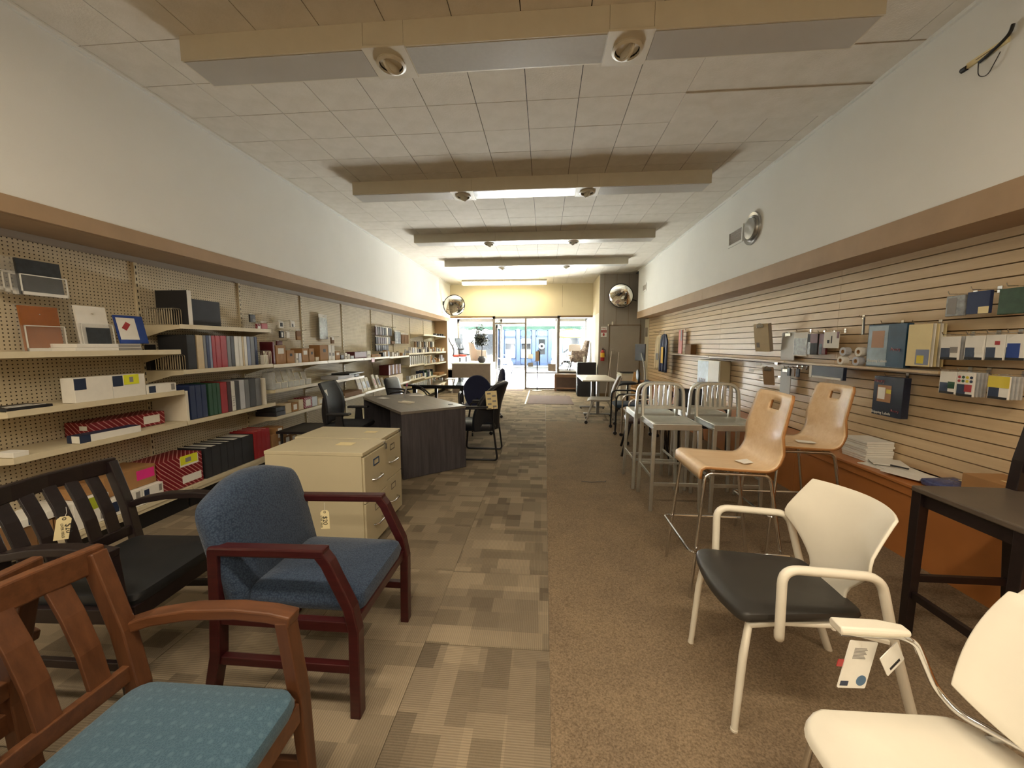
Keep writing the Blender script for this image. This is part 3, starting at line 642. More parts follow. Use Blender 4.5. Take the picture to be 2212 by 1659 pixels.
row = [(3.117, 3.172, 'navy_cloth', 'first of three navy binders'), (3.174, 3.231, 'navy_cloth', 'second of three navy binders'), (3.233, 3.287, 'navy_cloth', 'third of three navy binders'), (3.307, 3.350, 'green_cloth', 'first of three green binders'), (3.352, 3.397, 'green_cloth', 'second of three green binders'), (3.399, 3.439, 'green_cloth', 'third of three green binders'), (3.441, 3.518, 'red_cloth', 'single red binder'), (3.52, 3.569, 'maroon_cloth', 'dark maroon binder'), (3.571, 3.616, 'white_vinyl', 'white binder with spine lettering'), (3.618, 3.674, 'darkgrey_cloth', 'dark grey binder right of the white one'), (3.676, 3.741, 'lightgrey_cloth', 'light grey binder'), (3.743, 3.804, 'grey_cloth', 'mid grey binder'), (3.806, 3.892, 'darkgrey_cloth', 'wide charcoal binder'), (3.894, 3.973, 'grey_cloth', 'grey binder beside the right bookend')]
for a, b, mt, s in row:
    t = binder(s + ' on the lower binder shelf', a, b, .777, .30, mt, group='lower binder row')
    if 'lettering' in s: txt('lettering', '2 1 N 2', .035, 'ink_grey', t, (.1382, 0, .10), (R(90), R(-90), R(90)))
ed = [3.219, 3.289, 3.39, 3.468, 3.548, 3.654, 3.812]
for i in range(6): binder('%s of six black binders on the base shelf, from the left' % ['first', 'second', 'third', 'fourth', 'fifth', 'sixth'][i], ed[i], ed[i+1]-.002, .202, .285, 'bookcloth_black', group='black base shelf binders')
ed = [3.818, 3.872, 3.933, 3.996, 4.066]
for i in range(4): binder('%s of four red binders on the base shelf, from the left' % ['first', 'second', 'third', 'fourth'][i], ed[i], ed[i+1]-.002, .202, .30, 'red_cloth', group='red base shelf binders')
# bay 3
cs = [('document_label', 'f', .25, .8, .2, .9, 'paper_white')]
for i, (a, b, z, h, mt) in enumerate([(4.10, 4.17, .202, .2, 'cardboard'), (4.175, 4.30, .202, .11, 'cardboard'), (4.175, 4.30, .314, .16, 'cardboard'), (4.31, 4.42, .202, .13, 'cardboard_dark'), (4.43, 4.54, .202, .12, 'cardboard'), (4.31, 4.50, .334, .05, 'cardboard')]):
    carton('shipping_carton', ['tall narrow cardboard carton beside the red binders', 'lower stacked cardboard carton with shipping label on the base shelf', 'upper stacked cardboard carton with shipping label on the base shelf', 'dark cardboard carton between two cartons on the base shelf', 'rightmost cardboard carton on the base shelf by the file cabinets', 'flat cardboard carton lying on two base shelf cartons'][i], 'box', -3.12, .2, a, b, z, h, mt, cs if i else ())
carton('wire_tray', 'dark mesh desk tray at the left of the low third bay shelf', 'tray', -3.10, .26, 4.17, 4.33, .607, .05, 'charcoal_plastic')
carton('wire_tray', 'second dark mesh desk tray stacked over the first', 'tray', -3.11, .24, 4.18, 4.34, .66, .05, 'photo_dark')
for i, (a, b, h, mt) in enumerate([(4.36, 4.47, .12, 'beige_cloth'), (4.49, 4.60, .11, 'cardboard'), (4.62, 4.71, .13, 'beige_cloth'), (4.73, 4.90, .14, 'red_weave'), (4.905, 5.02, .13, 'lightgrey_cloth'), (5.04, 5.2, .09, 'beige_cloth')]):
    carton('small_box', 'small %s box, %s along the low third bay shelf' % (['beige', 'brown', 'beige', 'reddish', 'grey', 'beige'][i], ORD[i]), 'box', -3.12, .15, a, b, .607, h, mt, [('label_print', 'f', .2, .8, .2, .8, 'paper_white')] if i % 2 else ())
def lholder(label, y, z, h=.21, w=.11):
    t = E('brochure_holder', label, 'brochure holder', (-3.17, y, z+.003), 0, 'clear brochure holders')
    mk('back_plate', xf(box(-.003, 0, -w/2, w/2, 0, h), ry=-.28), 'acrylic_bright', t)
    mk('pocket', J(box(.0, .075, -w/2, w/2, 0, .003), box(.035, .038, -w/2, w/2, 0, .075), box(0, .038, -w/2, -w/2+.003, 0, .07), box(0, .038, w/2-.003, w/2, 0, .07)), 'acrylic_bright', t)
    mk('bright_edge', J(xf(box(-.004, .001, -w/2, -w/2+.006, 0, h), ry=-.28), box(.034, .039, -w/2, w/2, .069, .076), box(.034, .039, w/2-.006, w/2, 0, .075)), 'white_plastic', t)
for i, y in enumerate((4.27, 4.39, 4.51, 4.62, 4.73, 4.87)): lholder('%s clear acrylic brochure holder of six on the third bay middle shelf' % ['first', 'second', 'third', 'fourth', 'fifth', 'sixth'][i], y, .92, .22 if i < 4 else .17, .105)
carton('film_pack', 'crumpled clear film package at the left of the brochure holders', 'package', -3.12, .12, 4.165, 4.215, .922, .2, 'clear_film')
# bay 3-4 upper shelf goods
goods = [(4.22, 4.25, .26, 'maroon', 'thin maroon case with curved top'), (4.27, 4.44, .22, 'cardboard', 'tall cardboard display box with white notes'), (4.46, 4.60, .16, 'cardboard', 'plain cardboard carton'), (4.63, 4.675, .12, 'paper_white', 'narrow white box'), (4.69, 4.74, .12, 'lightgrey_cloth', 'narrow grey box'), (4.76, 4.89, .18, 'cardboard', 'cardboard box with dark emblem'), (4.905, 5.02, .18, 'cardboard', 'cardboard box with white edge'), (5.05, 5.13, .06, 'beige_cloth', 'low beige tray'), (5.16, 5.36, .225, 'cardboard', 'tallest cardboard box'), (5.375, 5.45, .23, 'paper_white', 'left tall white box'), (5.46, 5.54, .22, 'paper_white', 'right tall white box'), (5.56, 5.69, .13, 'cardboard', 'squat cardboard box'), (5.71, 5.80, .07, 'charcoal_plastic', 'dark tape dispenser box'), (5.83, 5.90, .10, 'paper_white', 'small white bottle box'), (5.93, 5.99, .08, 'paper_white', 'smaller white box'), (6.02, 6.12, .05, 'lightgrey_cloth', 'flat grey box'), (6.15, 6.58, .11, 'maroon', 'long maroon box'), (6.60, 6.74, .12, 'paper_white', 'white box right of the long maroon one'), (6.78, 7.18, .05, 'cardboard', 'long flat cardboard box')]
for i, (a, b, h, mt, s) in enumerate(goods):
    sh = [('label_print', 'f', .2, .8, .55, .85, 'paper_white')] if mt == 'cardboard' and i % 2 else ([('emblem', 'f', .4, .7, .55, .75, 'ink_black')] if mt == 'cardboard' else [('label_print', 'f', .2, .8, .3, .5, 'ink_grey')] if mt == 'paper_white' else ())
    carton('shelf_box', s + ' on the long upper shelf', 'box', -3.13, .16, a, b, 1.212, h, mt, sh)
mk('price_flag', box(XFR+.002, XFR+.004, 6.66, 6.78, 1.13, 1.20), 'red_plastic', label='red price flag hanging from the long upper shelf edge', cat='price tag')
# hung goods of bay 3 and 4
def hang(label, y0, y1, z0, z1, mat, sheets=(), X=-3.36, th=.02, group=None, name='hanging_pack', L=.2):
    t = E(name, label, 'package', (X, (y0+y1)/2, z0), 0, group); w = (y1-y0)/2; h = z1-z0
    mk('pack_body', box(-th/2, th/2, -w, w, 0, h*.86), mat, t, bev=.002)
    mk('header_card', box(-.001, .001, -w, w, h*.86, h), 'paper_white', t)
    mk('peg_hook', tube([(XBK-X, 0, h*.93), (L-.09, 0, h*.93), (L-.08, 0, h*.93+.015)], .003, 6), 'wire_metal', t)
    for i_, s in enumerate(sheets): mk(s[0], box(th/2, th/2+.001+.0006*i_, -w+2*w*s[1], -w+2*w*s[2], h*s[3], h*s[4]), s[5], t)
    return t
hang('dark and silver boxed gadget hung at the third bay top left', 4.18, 4.26, 1.70, 1.80, 'charcoal_plastic', [('silver_print', .4, 1, .05, .4, 'grey_film')])
hang('left red carded pack hung below the dark gadget', 4.275, 4.345, 1.60, 1.70, 'red_weave', [('label_print', .2, .8, .1, .6, 'paper_white')])
hang('right red carded pack hung below the dark gadget', 4.35, 4.45, 1.58, 1.72, 'red_plastic')
hang('white blister pack with black letters on the third bay pegboard', 4.66, 4.74, 1.655, 1.75, 'paper_white', [('lettering_print', .2, .8, .2, .7, 'ink_black')])
hang('black and white blister pack below the lettered one', 4.67, 4.74, 1.53, 1.63, 'ink_black', [('white_print', .3, .7, .1, .7, 'paper_white')])
hang('tiny white blister pack right of the black and white one', 4.79, 4.85, 1.53, 1.62, 'paper_white')
hang('white pack with dark bottle picture near the third upright', 4.885, 4.97, 1.675, 1.765, 'paper_white', [('bottle_print', .3, .6, .05, .5, 'ink_black')])
hang('brown hanging box near the third upright', 4.995, 5.09, 1.505, 1.65, 'cardboard_dark', [('tan_print', .1, .95, .05, .35, 'cardboard')])
hang('long crumpled silver film sleeve hung on the fourth bay pegboard', 5.61, 5.83, 1.53, 1.905, 'grey_film', X=-3.40, th=.012, L=.12)
hang('small white and brown hanging pack beside the silver sleeve', 5.85, 5.93, 1.46, 1.575, 'cardboard_dark', [('white_print', .1, .9, .5, .95, 'paper_white')])
hang('small maroon hanging card above the cardboard display box', 4.60, 4.70, 1.44, 1.50, 'maroon')
# bays 4-6 mid and low shelves
carton('flat_case', 'flat grey document case on the fourth bay middle shelf', 'case', -3.10, .28, 5.55, 6.05, .912, .05, 'lightgrey_cloth')
carton('flat_case', 'thin black case lying across the grey document case', 'case', -3.08, .3, 5.85, 6.35, .966, .02, 'black_plastic')
carton('small_box', 'dark small box right of the grey document case', 'box', -3.11, .15, 6.09, 6.24, .912, .04, 'charcoal_plastic')
carton('open_tray', 'long shallow cardboard tray on the low fifth bay shelf', 'tray', -3.12, .25, 5.75, 6.33, .607, .07, 'cardboard_dark')
for i in range(5): carton('trinket_box', 'tiny beige boxed trinket on the low fourth bay shelf', 'box', -3.10, .06, 5.30+.085*i, 5.37+.085*i, .607, .04, 'beige_cloth', group='tiny beige boxes on the low shelf')
for i, (y, h, wd) in enumerate([(6.40, .24, .14), (6.56, .25, .13), (6.71, .24, .12), (7.0, .27, .10), (7.18, .25, .10), (7.36, .18, .08)]):
    t = E('paper_pack', '%s white paper pack of the leaning row on the low shelf' % ['first', 'second', 'third', 'fourth', 'fifth', 'sixth'][i], 'paper pack', (-3.17, y, .62+.003), 0, 'leaning white paper packs')
    mk('pack_body', xf(box(-.012, .012, -wd/2, wd/2, 0, h), ry=-.3), 'paper_white', t, bev=.002)
    mk('print', xf(box(.0122, .013, -wd*.35, wd*.35, h*.2, h*.7), ry=-.3), ['lightgrey_cloth', 'grey_film', 'bluegrey_cloth', 'red_weave', 'navy_print', 'lightgrey_cloth'][i], t)
# far bays: rows of small goods, told apart only by shelf
rg = random.Random(11)
def bottle(z): return lathe([(.018, 0), (.02, .004), (.02, z*.62), (.009, z*.74), (.009, z*.9), (.011, z*.9), (.011, z)], 8)
bt = [mesh('bottle_body', bottle(h), mt, True) for h in (.10, .13) for mt in ('paper_white', 'lightgrey_cloth', 'charcoal_plastic')]
def goods_row(Y0, Y1, z, label, group, dens=.085, cols=('paper_white', 'paper_white', 'beige_cloth', 'lightgrey_cloth', 'charcoal_plastic', 'cardboard'), hmax=.14, kinds=(0, 1)):
    y = Y0
    while y < Y1-.05:
        w = rg.uniform(.035, .09)
        if rg.choice(kinds) == 0 and rg.random() < .5:
            mk('bottle', rg.choice(bt), None, None, (-3.13-rg.uniform(0, .06), y+.02, z+.002), label=label.replace('boxed goods', 'bottle').replace('boxed', 'bottled'), cat='bottle', group=group + ', bottles')
            y += .05+rg.uniform(0, .04)
        else:
            h = rg.uniform(.05, hmax); mk('small_box', J(box(-.04, .04, -w/2, w/2, 0, h), box(.04, .0408, -w*.3, w*.3, h*.3, h*.7)), rg.choice(cols), None, (-3.15, y+w/2, z+.002), label=label, cat='box', group=group)
            y += w + rg.uniform(.004, dens)
goods_row(7.22, 8.5, 1.2, 'small boxed goods on the long upper shelf beyond the flat carton', 'small goods on the upper shelf end', .1)
goods_row(8.62, 11.85, 1.247, 'small boxed goods on the far upper shelf', 'small goods on the far upper shelf')
goods_row(10.2, 11.85, .945, 'small boxed goods on the far middle shelf near the end panel', 'small goods on the far middle shelf', hmax=.2)
goods_row(10.9, 11.8, 1.712, 'small dark goods on the far top shelf', 'goods on the far top shelf', .3, ('charcoal_plastic', 'cardboard_dark'), .06, (1,))
goods_row(8.65, 9.6, .585, 'small boxed goods on the far lower shelf', 'small goods on the far lower shelf', .06)
for i in range(9):
    t = E('magazine_file', '%s of nine white magazine files on the far middle shelf, from the left' % ['first', 'second', 'third', 'fourth', 'fifth', 'sixth', 'seventh', 'eighth', 'ninth'][i], 'magazine file', (-3.22, 8.75+.15*i, .973 if i < 7 else .943), 0, 'white magazine files on the far shelf')
    mk('case', prism([(-.11, 0), (.11, 0), (.11, .2), (-.02, .27), (-.11, .27)], -.035, .035, 'y'), 'white_vinyl', t); mk('dark_spine', box(.11, .111, -.012, .02, .02, .18), 'grey_cloth', t)
for i in range(10): carton('folder_stack', '%s dark folder of ten on the far lower shelf' % ['first', 'second', 'third', 'fourth', 'fifth', 'sixth', 'seventh', 'eighth', 'ninth', 'tenth'][i], 'folder', -3.13, .2, 9.75+.09*i, 9.80+.09*i, .583, .12+.06*(i % 3 == 0), ['navy_cloth', 'lightgrey_cloth', 'paper_white', 'green_cloth', 'charcoal_plastic'][i % 5], group='dark folders on the far lower shelf')
carton('orange_box', 'open orange brown box at the far end of the lower shelf', 'box', -3.11, .25, 11.2, 11.8, .532, .07, 'cardboard')
for i in range(7): binder('%s of seven brown leather albums on the raised rack' % ['first', 'second', 'third', 'fourth', 'fifth', 'sixth', 'seventh'][i], 7.49+.095*i, 7.575+.095*i, .83, .2, 'cardboard_dark' if i % 2 else 'maroon', dx=.2, group='brown albums on the rack', name='album')
carton('album_rack', 'wooden rack shelf carrying the brown leather albums', 'rack', -3.10, .27, 7.46, 8.20, .62, .20, 'beige_cloth')
for r_, (z0, z1, n) in enumerate([(1.64, 1.83, 8), (1.46, 1.62, 7), (1.315, 1.455, 6)]):
    for i in range(n):
        mt = rg.choice(['bookcloth_black', 'charcoal_plastic', 'ink_black', 'paper_white', 'maroon_cloth']); y = 7.47+.105*i
        hang('dark carded pack in the %s hook row of the sixth bay' % ('upper', 'middle', 'lower')[r_], y, y+.09, z0, z1, mt, group='dark packs, %s hook row' % ('upper', 'middle', 'lower')[r_])
for i in range(4): hang('pale grey carded pack hung in the seventh bay', 8.46+.09*i, 8.54+.09*i, 1.47, 1.78, 'grey_film', group='pale packs in the seventh bay')
for i in range(5): hang('brown carded pack hung in the seventh bay', 8.86+.1*i, 8.94+.1*i, 1.47, 1.72, 'cardboard_dark', group='brown packs in the seventh bay')
for i in range(9): hang('small brown carded pack hung under the far top shelf', 9.8+.2*i, 9.9+.2*i, 1.38, 1.55, ['cardboard_dark', 'charcoal_plastic', 'paper_white'][i % 3], group='small packs under the far top shelf')
carton('label_bin', 'brown bin hung left of the pale grey packs', 'bin', -3.34, .1, 8.24, 8.42, 1.46, .06, 'cardboard_dark')
# ---------------------------------------------------------------- chairs and stools (local front = +x)
wood('cherry_wood', '#4d2e1a', '#694228', 0, 3, .38); wood('cherry_wood_v', '#482a18', '#633e26', 2, 3, .38)
wood('mahogany', '#2f1012', '#451a1a', 0, 3, .28); wood('espresso', '#171012', '#241a1a', 0, 3, .35)
fabric('blue_dotted', '#47606f', '#35505f', 260, dots=(30, '#4e6776')); fabric('blue_weave', '#243247', '#3d4c60', 150, .75, bump=.6); plain('black_vinyl', '#17191c', .5, var=.1, bump=.1)
wood('birch_ply', '#d6b68d', '#e4cba8', 0, 2, .3); wood('birch_edge', '#96683a', '#b07d4a', 0, 2, .5)
plain('charcoal_vinyl', '#34322f', .42, var=.05, scale=3)
def price_tag(name, label, loc, rz, text, mat='paper_cream', tilt=0):
    t = E(name, label, 'price tag', loc, rz)
    mk('card', xf(prism([(-.022, -.14), (.022, -.14), (.022, -.052), (.012, -.04), (-.012, -.04), (-.022, -.052)], -.0006, .0006, 'y'), ry=tilt), mat, t)
    mk('eyelet', xf(tube(arcp((0, 0, -.05), .005, 0, 2*PI, 10, 'y')[:-1], .002, 5, True), ry=tilt), 'steel', t)
    mk('string', tube([(0, 0, 0), (.002*math.sin(tilt), 0, -.025), (-.045*math.sin(tilt), 0, -.047)], .0008, 5), 'paper_white', t)
    for i, (s, z, sz) in enumerate(text):
        o = txt('handwriting', s, sz, 'ink_black', t, (-.004 - z*math.sin(tilt) * 0 + (.004 if i == 0 else -.014), -.0009, z), (R(90), R(-90)*-1, 0), .0003)
    return t
def slat_chair(name, label, loc, rz, wd, wdv, seat, n=4):
    t = E(name, label, 'chair', loc, rz)
    mk('seat_cushion', pad(rrect(-.235, .255, -.245, .245, .05), .415, .475, .022, .018), seat, t, sm=True)
    mk('seat_frame', J(bar([(-.23, -.25, .395), (.23, -.25, .395)], .025, .06), bar([(-.23, .25, .395), (.23, .25, .395)], .025, .06), bar([(.235, -.24, .395), (.235, .24, .395)], .025, .06), bar([(-.235, -.24, .395), (-.235, .24, .395)], .025, .06)), wd, t, bev=.003)
    for s in (-1, 1):
        mk('rear_post', bar([(-.31, s*.245, 0), (-.26, s*.245, .25), (-.245, s*.245, .45), (-.275, s*.245, .62), (-.345, s*.245, .85)], .045, .042, (0, 1, 0)), wdv, t, bev=.004)
        mk('front_leg', bar([(.245, s*.275, 0), (.225, s*.275, .42), (.20, s*.27, .66)], .038, .048, (0, 1, 0), [.75, 1, 1]), wdv, t, bev=.004)
        mk('arm', bar([(-.285, s*.265, .615), (-.2, s*.27, .645), (-.08, s*.272, .668), (.06, s*.274, .676), (.16, s*.274, .67), (.225, s*.272, .66)], .05, .032), wd, t, bev=.005)
        mk('side_stretcher', bar([(-.27, s*.25, .2), (.225, s*.268, .2)], .02, .035), wd, t, bev=.003)
    mk('top_rail', bar([(-.345, -.268, .83), (-.365, -.13, .832), (-.372, 0, .833), (-.365, .13, .832), (-.345, .268, .83)], .03, .075), wd, t, bev=.006)
    mk('lower_rail', bar([(-.255, -.23, .50), (-.265, 0, .50), (-.255, .23, .50)], .022, .05), wd, t, bev=.003)
    for i in range(n):
        y = -.165 + .33*i/(n-1); mk('back_slat', bar([(-.262, y, .51), (-.29, y, .64), (-.33, y, .74), (-.362, y, .81)], .052, .012, (0, 1, 0)) if False else sweep([(-.262, y, .51), (-.285, y, .62), (-.32, y, .72), (-.362, y, .81)], [(-.026, -.006), (.026, -.006), (.026, .006), (-.026, .006)], (1, 0, 0)), wdv, t, bev=.002)
    return t
slat_chair('slat_back_chair', 'cherry wood armchair with blue dotted seat, bottom left corner', (-.93, .70, 0), R(1), 'cherry_wood', 'cherry_wood_v', 'blue_dotted')
slat_chair('slat_back_chair', 'black wooden slat back armchair with black seat and price tag', (-1.84, 1.50, 0), R(3), 'espresso', 'espresso', 'black_vinyl', 5)
slat_chair('slat_back_chair', 'cherry wood armchair at the left picture edge, only its arm showing', (-1.72, .62, 0), R(180), 'cherry_wood', 'cherry_wood_v', 'blue_dotted')
price_tag('price_tag', 'cream price tag tied to the black slat back chair', (-2.05, 1.43, .745), R(60), [('$20', -.095, .028), ('OVER 100LB', -.1, .012)], tilt=.18)
# blue upholstered guest chair
t = E('guest_chair', 'blue upholstered guest chair with mahogany arms and $20 tag', 'chair', (-1.0, 1.575, 0), 0)
mk('seat_cushion', pad(rrect(-.2, .30, -.225, .225, .04), .385, .475, .03, .02), 'blue_weave', t, sm=True)
def bk(u, v): return None
cam_top = [(-.26, .41), (.26, .41), (.275, .60), (.272, .76), (.25, .815), (.19, .84), (.10, .875), (0, .885), (-.10, .875), (-.19, .84), (-.25, .815), (-.272, .76), (-.275, .60)]
def lean(x, y, z): # outline given in (y,z): thickness becomes x
    yy, zz, th = x, y, z; return (-.20 + th - (zz-.41)*.28 - (yy*yy)*0, yy, zz)
cam_s = fil([(a, b, 0) for a, b in cam_top], .03, 3, True)
mk('backrest', pad([(p[0], p[1]) for p in cam_s], -.05, .045, .03, .02, lean), 'blue_weave', t, sm=True)
for s in (-1, 1):
    y = s*.262
    mk('rear_leg', bar([(-.33, y, 0), (-.28, y, .22), (-.265, y, .42), (-.255, y, .665)], .042, .05, (0, 1, 0)), 'mahogany', t, bev=.004)
    mk('arm_and_front_leg', bar([(.285, y, 0), (.292, y, .36), (.275, y, .45), (.215, y, .58), (.195, y, .625), (.165, y, .665)], .042, .048, (0, 1, 0)), 'mahogany', t, bev=.005)
    mk('arm', bar([(-.275, y, .655), (.19, y, .665)], .05, .036), 'mahogany', t, bev=.007)
    mk('side_rail', bar([(-.265, y, .375), (.28, y, .375)], .034, .04), 'mahogany', t, bev=.003)
    mk('stretcher', bar([(-.275, y, .20), (.288, y, .20)], .03, .034), 'mahogany', t, bev=.003)
mk('front_rail', bar([(.28, -.24, .375), (.28, .24, .375)], .03, .04), 'mahogany', t, bev=.003)
price_tag('price_tag', 'cream $20 price tag hanging from the blue guest chair arm', (-1.115, 1.808, .638), R(8), [('$20', -.095, .032), ('OVER 100LB', -.1, .012)])
# white stacking armchair with black seat
def white_chair(loc, rz):
    t = E('stacking_chair', 'white stacking armchair with black seat pad and fan shaped back', 'chair', loc, rz)
    mk('seat_pad', pad([(p[0], p[1]) for p in fil([(.235, -.235, 0), (.255, -.1, 0), (.26, 0, 0), (.255, .1, 0), (.235, .235, 0), (-.215, .185, 0), (-.225, -.185, 0)], .05, 4, True)], .435, .475, .02, .006, lambda x, y, z: (x, y, z - .018*max(0, (x-.16)/.1)**2 + .01*(y/.23)**2)), 'charcoal_vinyl', t, sm=True)
    def bf(u, v):
        z = .42 + .42*v
        w = .10 + (.24-.10)*min(1, max(0, (v-.22)/.36)) if v < .58 else .24 - .03*(v-.58)/.42
        y = (2*u-1)*w
        return (-.195 - .16*v*v*.6 - .05*v + .10*(y/.23)**2*min(1, v*1.5), y, z)
    mk('backrest', grid(bf, 16, 16), 'white_plastic', t, sm=180, solid=.010, bev=.003)
    mk('seat_shell', pad(rrect(-.2, .22, -.2, .2, .05), .418, .436, .008, 0), 'white_plastic', t, sm=True)
    for s in (-1, 1):
        mk('front_leg', tube([(.235, s*.215, 0), (.215, s*.205, .30), (.20, s*.20, .42), (.10, s*.19, .427)], .0145, 10, scales=[.85, 1, 1, .9]), 'white_plastic', t, sm=True)
        mk('rear_leg_and_arm', tube(fil([(-.40, s*.225, 0), (-.255, s*.245, .42), (-.19, s*.25, .655), (.13, s*.255, .672), (.125, s*.255, .41), (.10, s*.21, .405)], .055, 6), .016, 10), 'white_plastic', t, sm=True)
        mk('foot_glide', cyl((.235, s*.215, 0), .0135, .012, 10), 'white_plastic', t)
    mk('seat_bracket', bar([(-.24, -.24, .42), (-.1, -.2, .425), (-.1, .2, .425), (-.24, .24, .42)], .03, .012), 'white_plastic', t)
    return t
white_chair((.955, 1.583, 0), PI)
# foreground white plastic chair, chrome frame
t = E('side_chair', 'white plastic armchair with chrome frame, bottom right corner', 'chair', (.93, .79, 0), PI)
mk('seat_shell', pad([(p[0], p[1]) for p in fil([(.235, -.23, 0), (.24, .23, 0), (-.18, .235, 0), (-.23, .12, 0), (-.23, -.12, 0), (-.18, -.235, 0)], .06, 5, True)], .435, .462, .012, -.006, lambda x, y, z: (x, y, z - .05*max(0, (x-.15)/.09)**2)), 'white_plastic', t, sm=True)
def bf2(u, v):
    w = .235*(.80+.20*math.sin(PI*min(1, .15+v*.6))) ; y = (2*u-1)*w; z = .52+.34*v - .03*abs(2*u-1)**4*(1 if v > .9 else 0) + .05*abs(2*u-1)**3*(1-v)
    return (-.17-.16*v + .06*(y/.23)**2, y, z)
mk('backrest', grid(bf2, 16, 14), 'white_plastic', t, sm=180, solid=.012, bev=.004)
for s in (-1, 1):
    mk('chrome_arm_tube', tube(fil([(.12, s*.262, .656), (-.04, s*.262, .656), (-.065, s*.25, .648), (-.115, s*.24, .53), (-.135, s*.2, .50), (-.20, s*.11, .50)], .03, 4), .0095, 10), 'chrome', t, sm=True)
    mk('arm_pad', sweep([(.13, s*.262, .675), (.01, s*.262, .675), (-.05, s*.262, .672)], [(-.021, -.012), (.021, -.012), (.026, 0), (.02, .012), (-.02, .012), (-.026, 0)], (0, 0, 1), scales=[1, 1, .7]), 'white_plastic', t, sm=True, bev=.004)
    mk('front_leg', tube([(.235, s*.235, 0), (.19, s*.215, .43), (-.15, s*.2, .43)], .0095, 10), 'chrome', t, sm=True)
    mk('rear_leg', tube([(-.30, s*.235, 0), (-.18, s*.2, .43), (-.20, s*.14, .5), (-.21, s*.1, .56)], .0095, 10), 'chrome', t, sm=True)
t = E('hang_tag', 'white product tag with blue oval hanging under the chrome chair arm', 'price tag', (.872, 1.045, .640), R(18))
plain('oval_blue', '#4f6f8f', .6)
mk('card', xf(prism(rrect(-.052, .052, -.135, 0, .004, 2), -.001, .001, 'y'), ry=R(14)), 'paper_white', t)
mk('small_print', xf(J(*[box(-.028, .02-.004*(i % 3), -.0018, -.001, -.05+.004*i, -.048+.004*i) for i in range(8)]), ry=R(14)), 'ink_grey', t)
mk('dark_print', xf(box(-.046, -.018, -.0018, -.001, -.128, -.115), ry=R(14)), 'navy_print', t)
mk('oval_print', xf(prism([(.028+.018*math.cos(2*PI*i/16), -.112+.015*math.sin(2*PI*i/16)) for i in range(16)], -.0018, -.001, 'y'), ry=R(14)), 'oval_blue', t)
t2 = E('hang_tag', 'second white tag behind the blue oval tag, turned', 'price tag', (.93, 1.04, .622), R(20))
mk('card', xf(prism(rrect(-.035, .035, -.07, 0, .003, 2), -.001, .001, 'y'), ry=R(-32)), 'paper_white', t2)
mk('print', xf(box(-.02, .02, -.0018, -.001, -.06, -.052), ry=R(-32)), 'ink_black', t2)
mk('red_tag', xf(box(-.075, -.055, -.0008, .0008, -.075, -.055), ry=R(14)), 'red_plastic', t)
# dark counter chair at the right edge
t = E('counter_chair', 'dark espresso counter height chair at the right picture edge', 'chair', (2.02, 1.745, 0), PI)
plain('dark_seat', '#5a5046', .4, var=.1)
mk('seat_board', box(-.21, .235, -.225, .225, .735, .762), 'dark_seat', t, bev=.006)
mk('apron', J(bar([(.20, -.2, .70), (.20, .2, .70)], .022, .06), bar([(-.19, -.2, .70), (-.19, .2, .70)], .022, .06), bar([(-.19, -.2, .70), (.20, -.2, .70)], .022, .06), bar([(-.19, .2, .70), (.20, .2, .70)], .022, .06)), 'espresso', t)
for s in (-1, 1):
    mk('front_leg', bar([(.21, s*.205, 0), (.205, s*.205, .735)], .045, .045, (0, 1, 0), [.85, 1]), 'espresso', t, bev=.003)
    mk('rear_post', bar([(-.26, s*.2, 0), (-.195, s*.2, .72), (-.21, s*.2, .9), (-.25, s*.2, 1.10)], .045, .045, (0, 1, 0)), 'espresso', t, bev=.003)
    mk('side_stretcher', bar([(-.235, s*.203, .30), (.208, s*.203, .30)], .02, .032), 'espresso', t)
mk('foot_rail', bar([(.208, -.2, .22), (.208, .2, .22)], .022, .035), 'espresso', t)
mk('back_rail', bar([(-.242, -.19, 1.05), (-.26, 0, 1.05), (-.242, .19, 1.05)], .02, .09), 'espresso', t)
mk('back_rail', bar([(-.205, -.19, .88), (-.22, 0, .88), (-.205, .19, .88)], .02, .06), 'espresso', t)
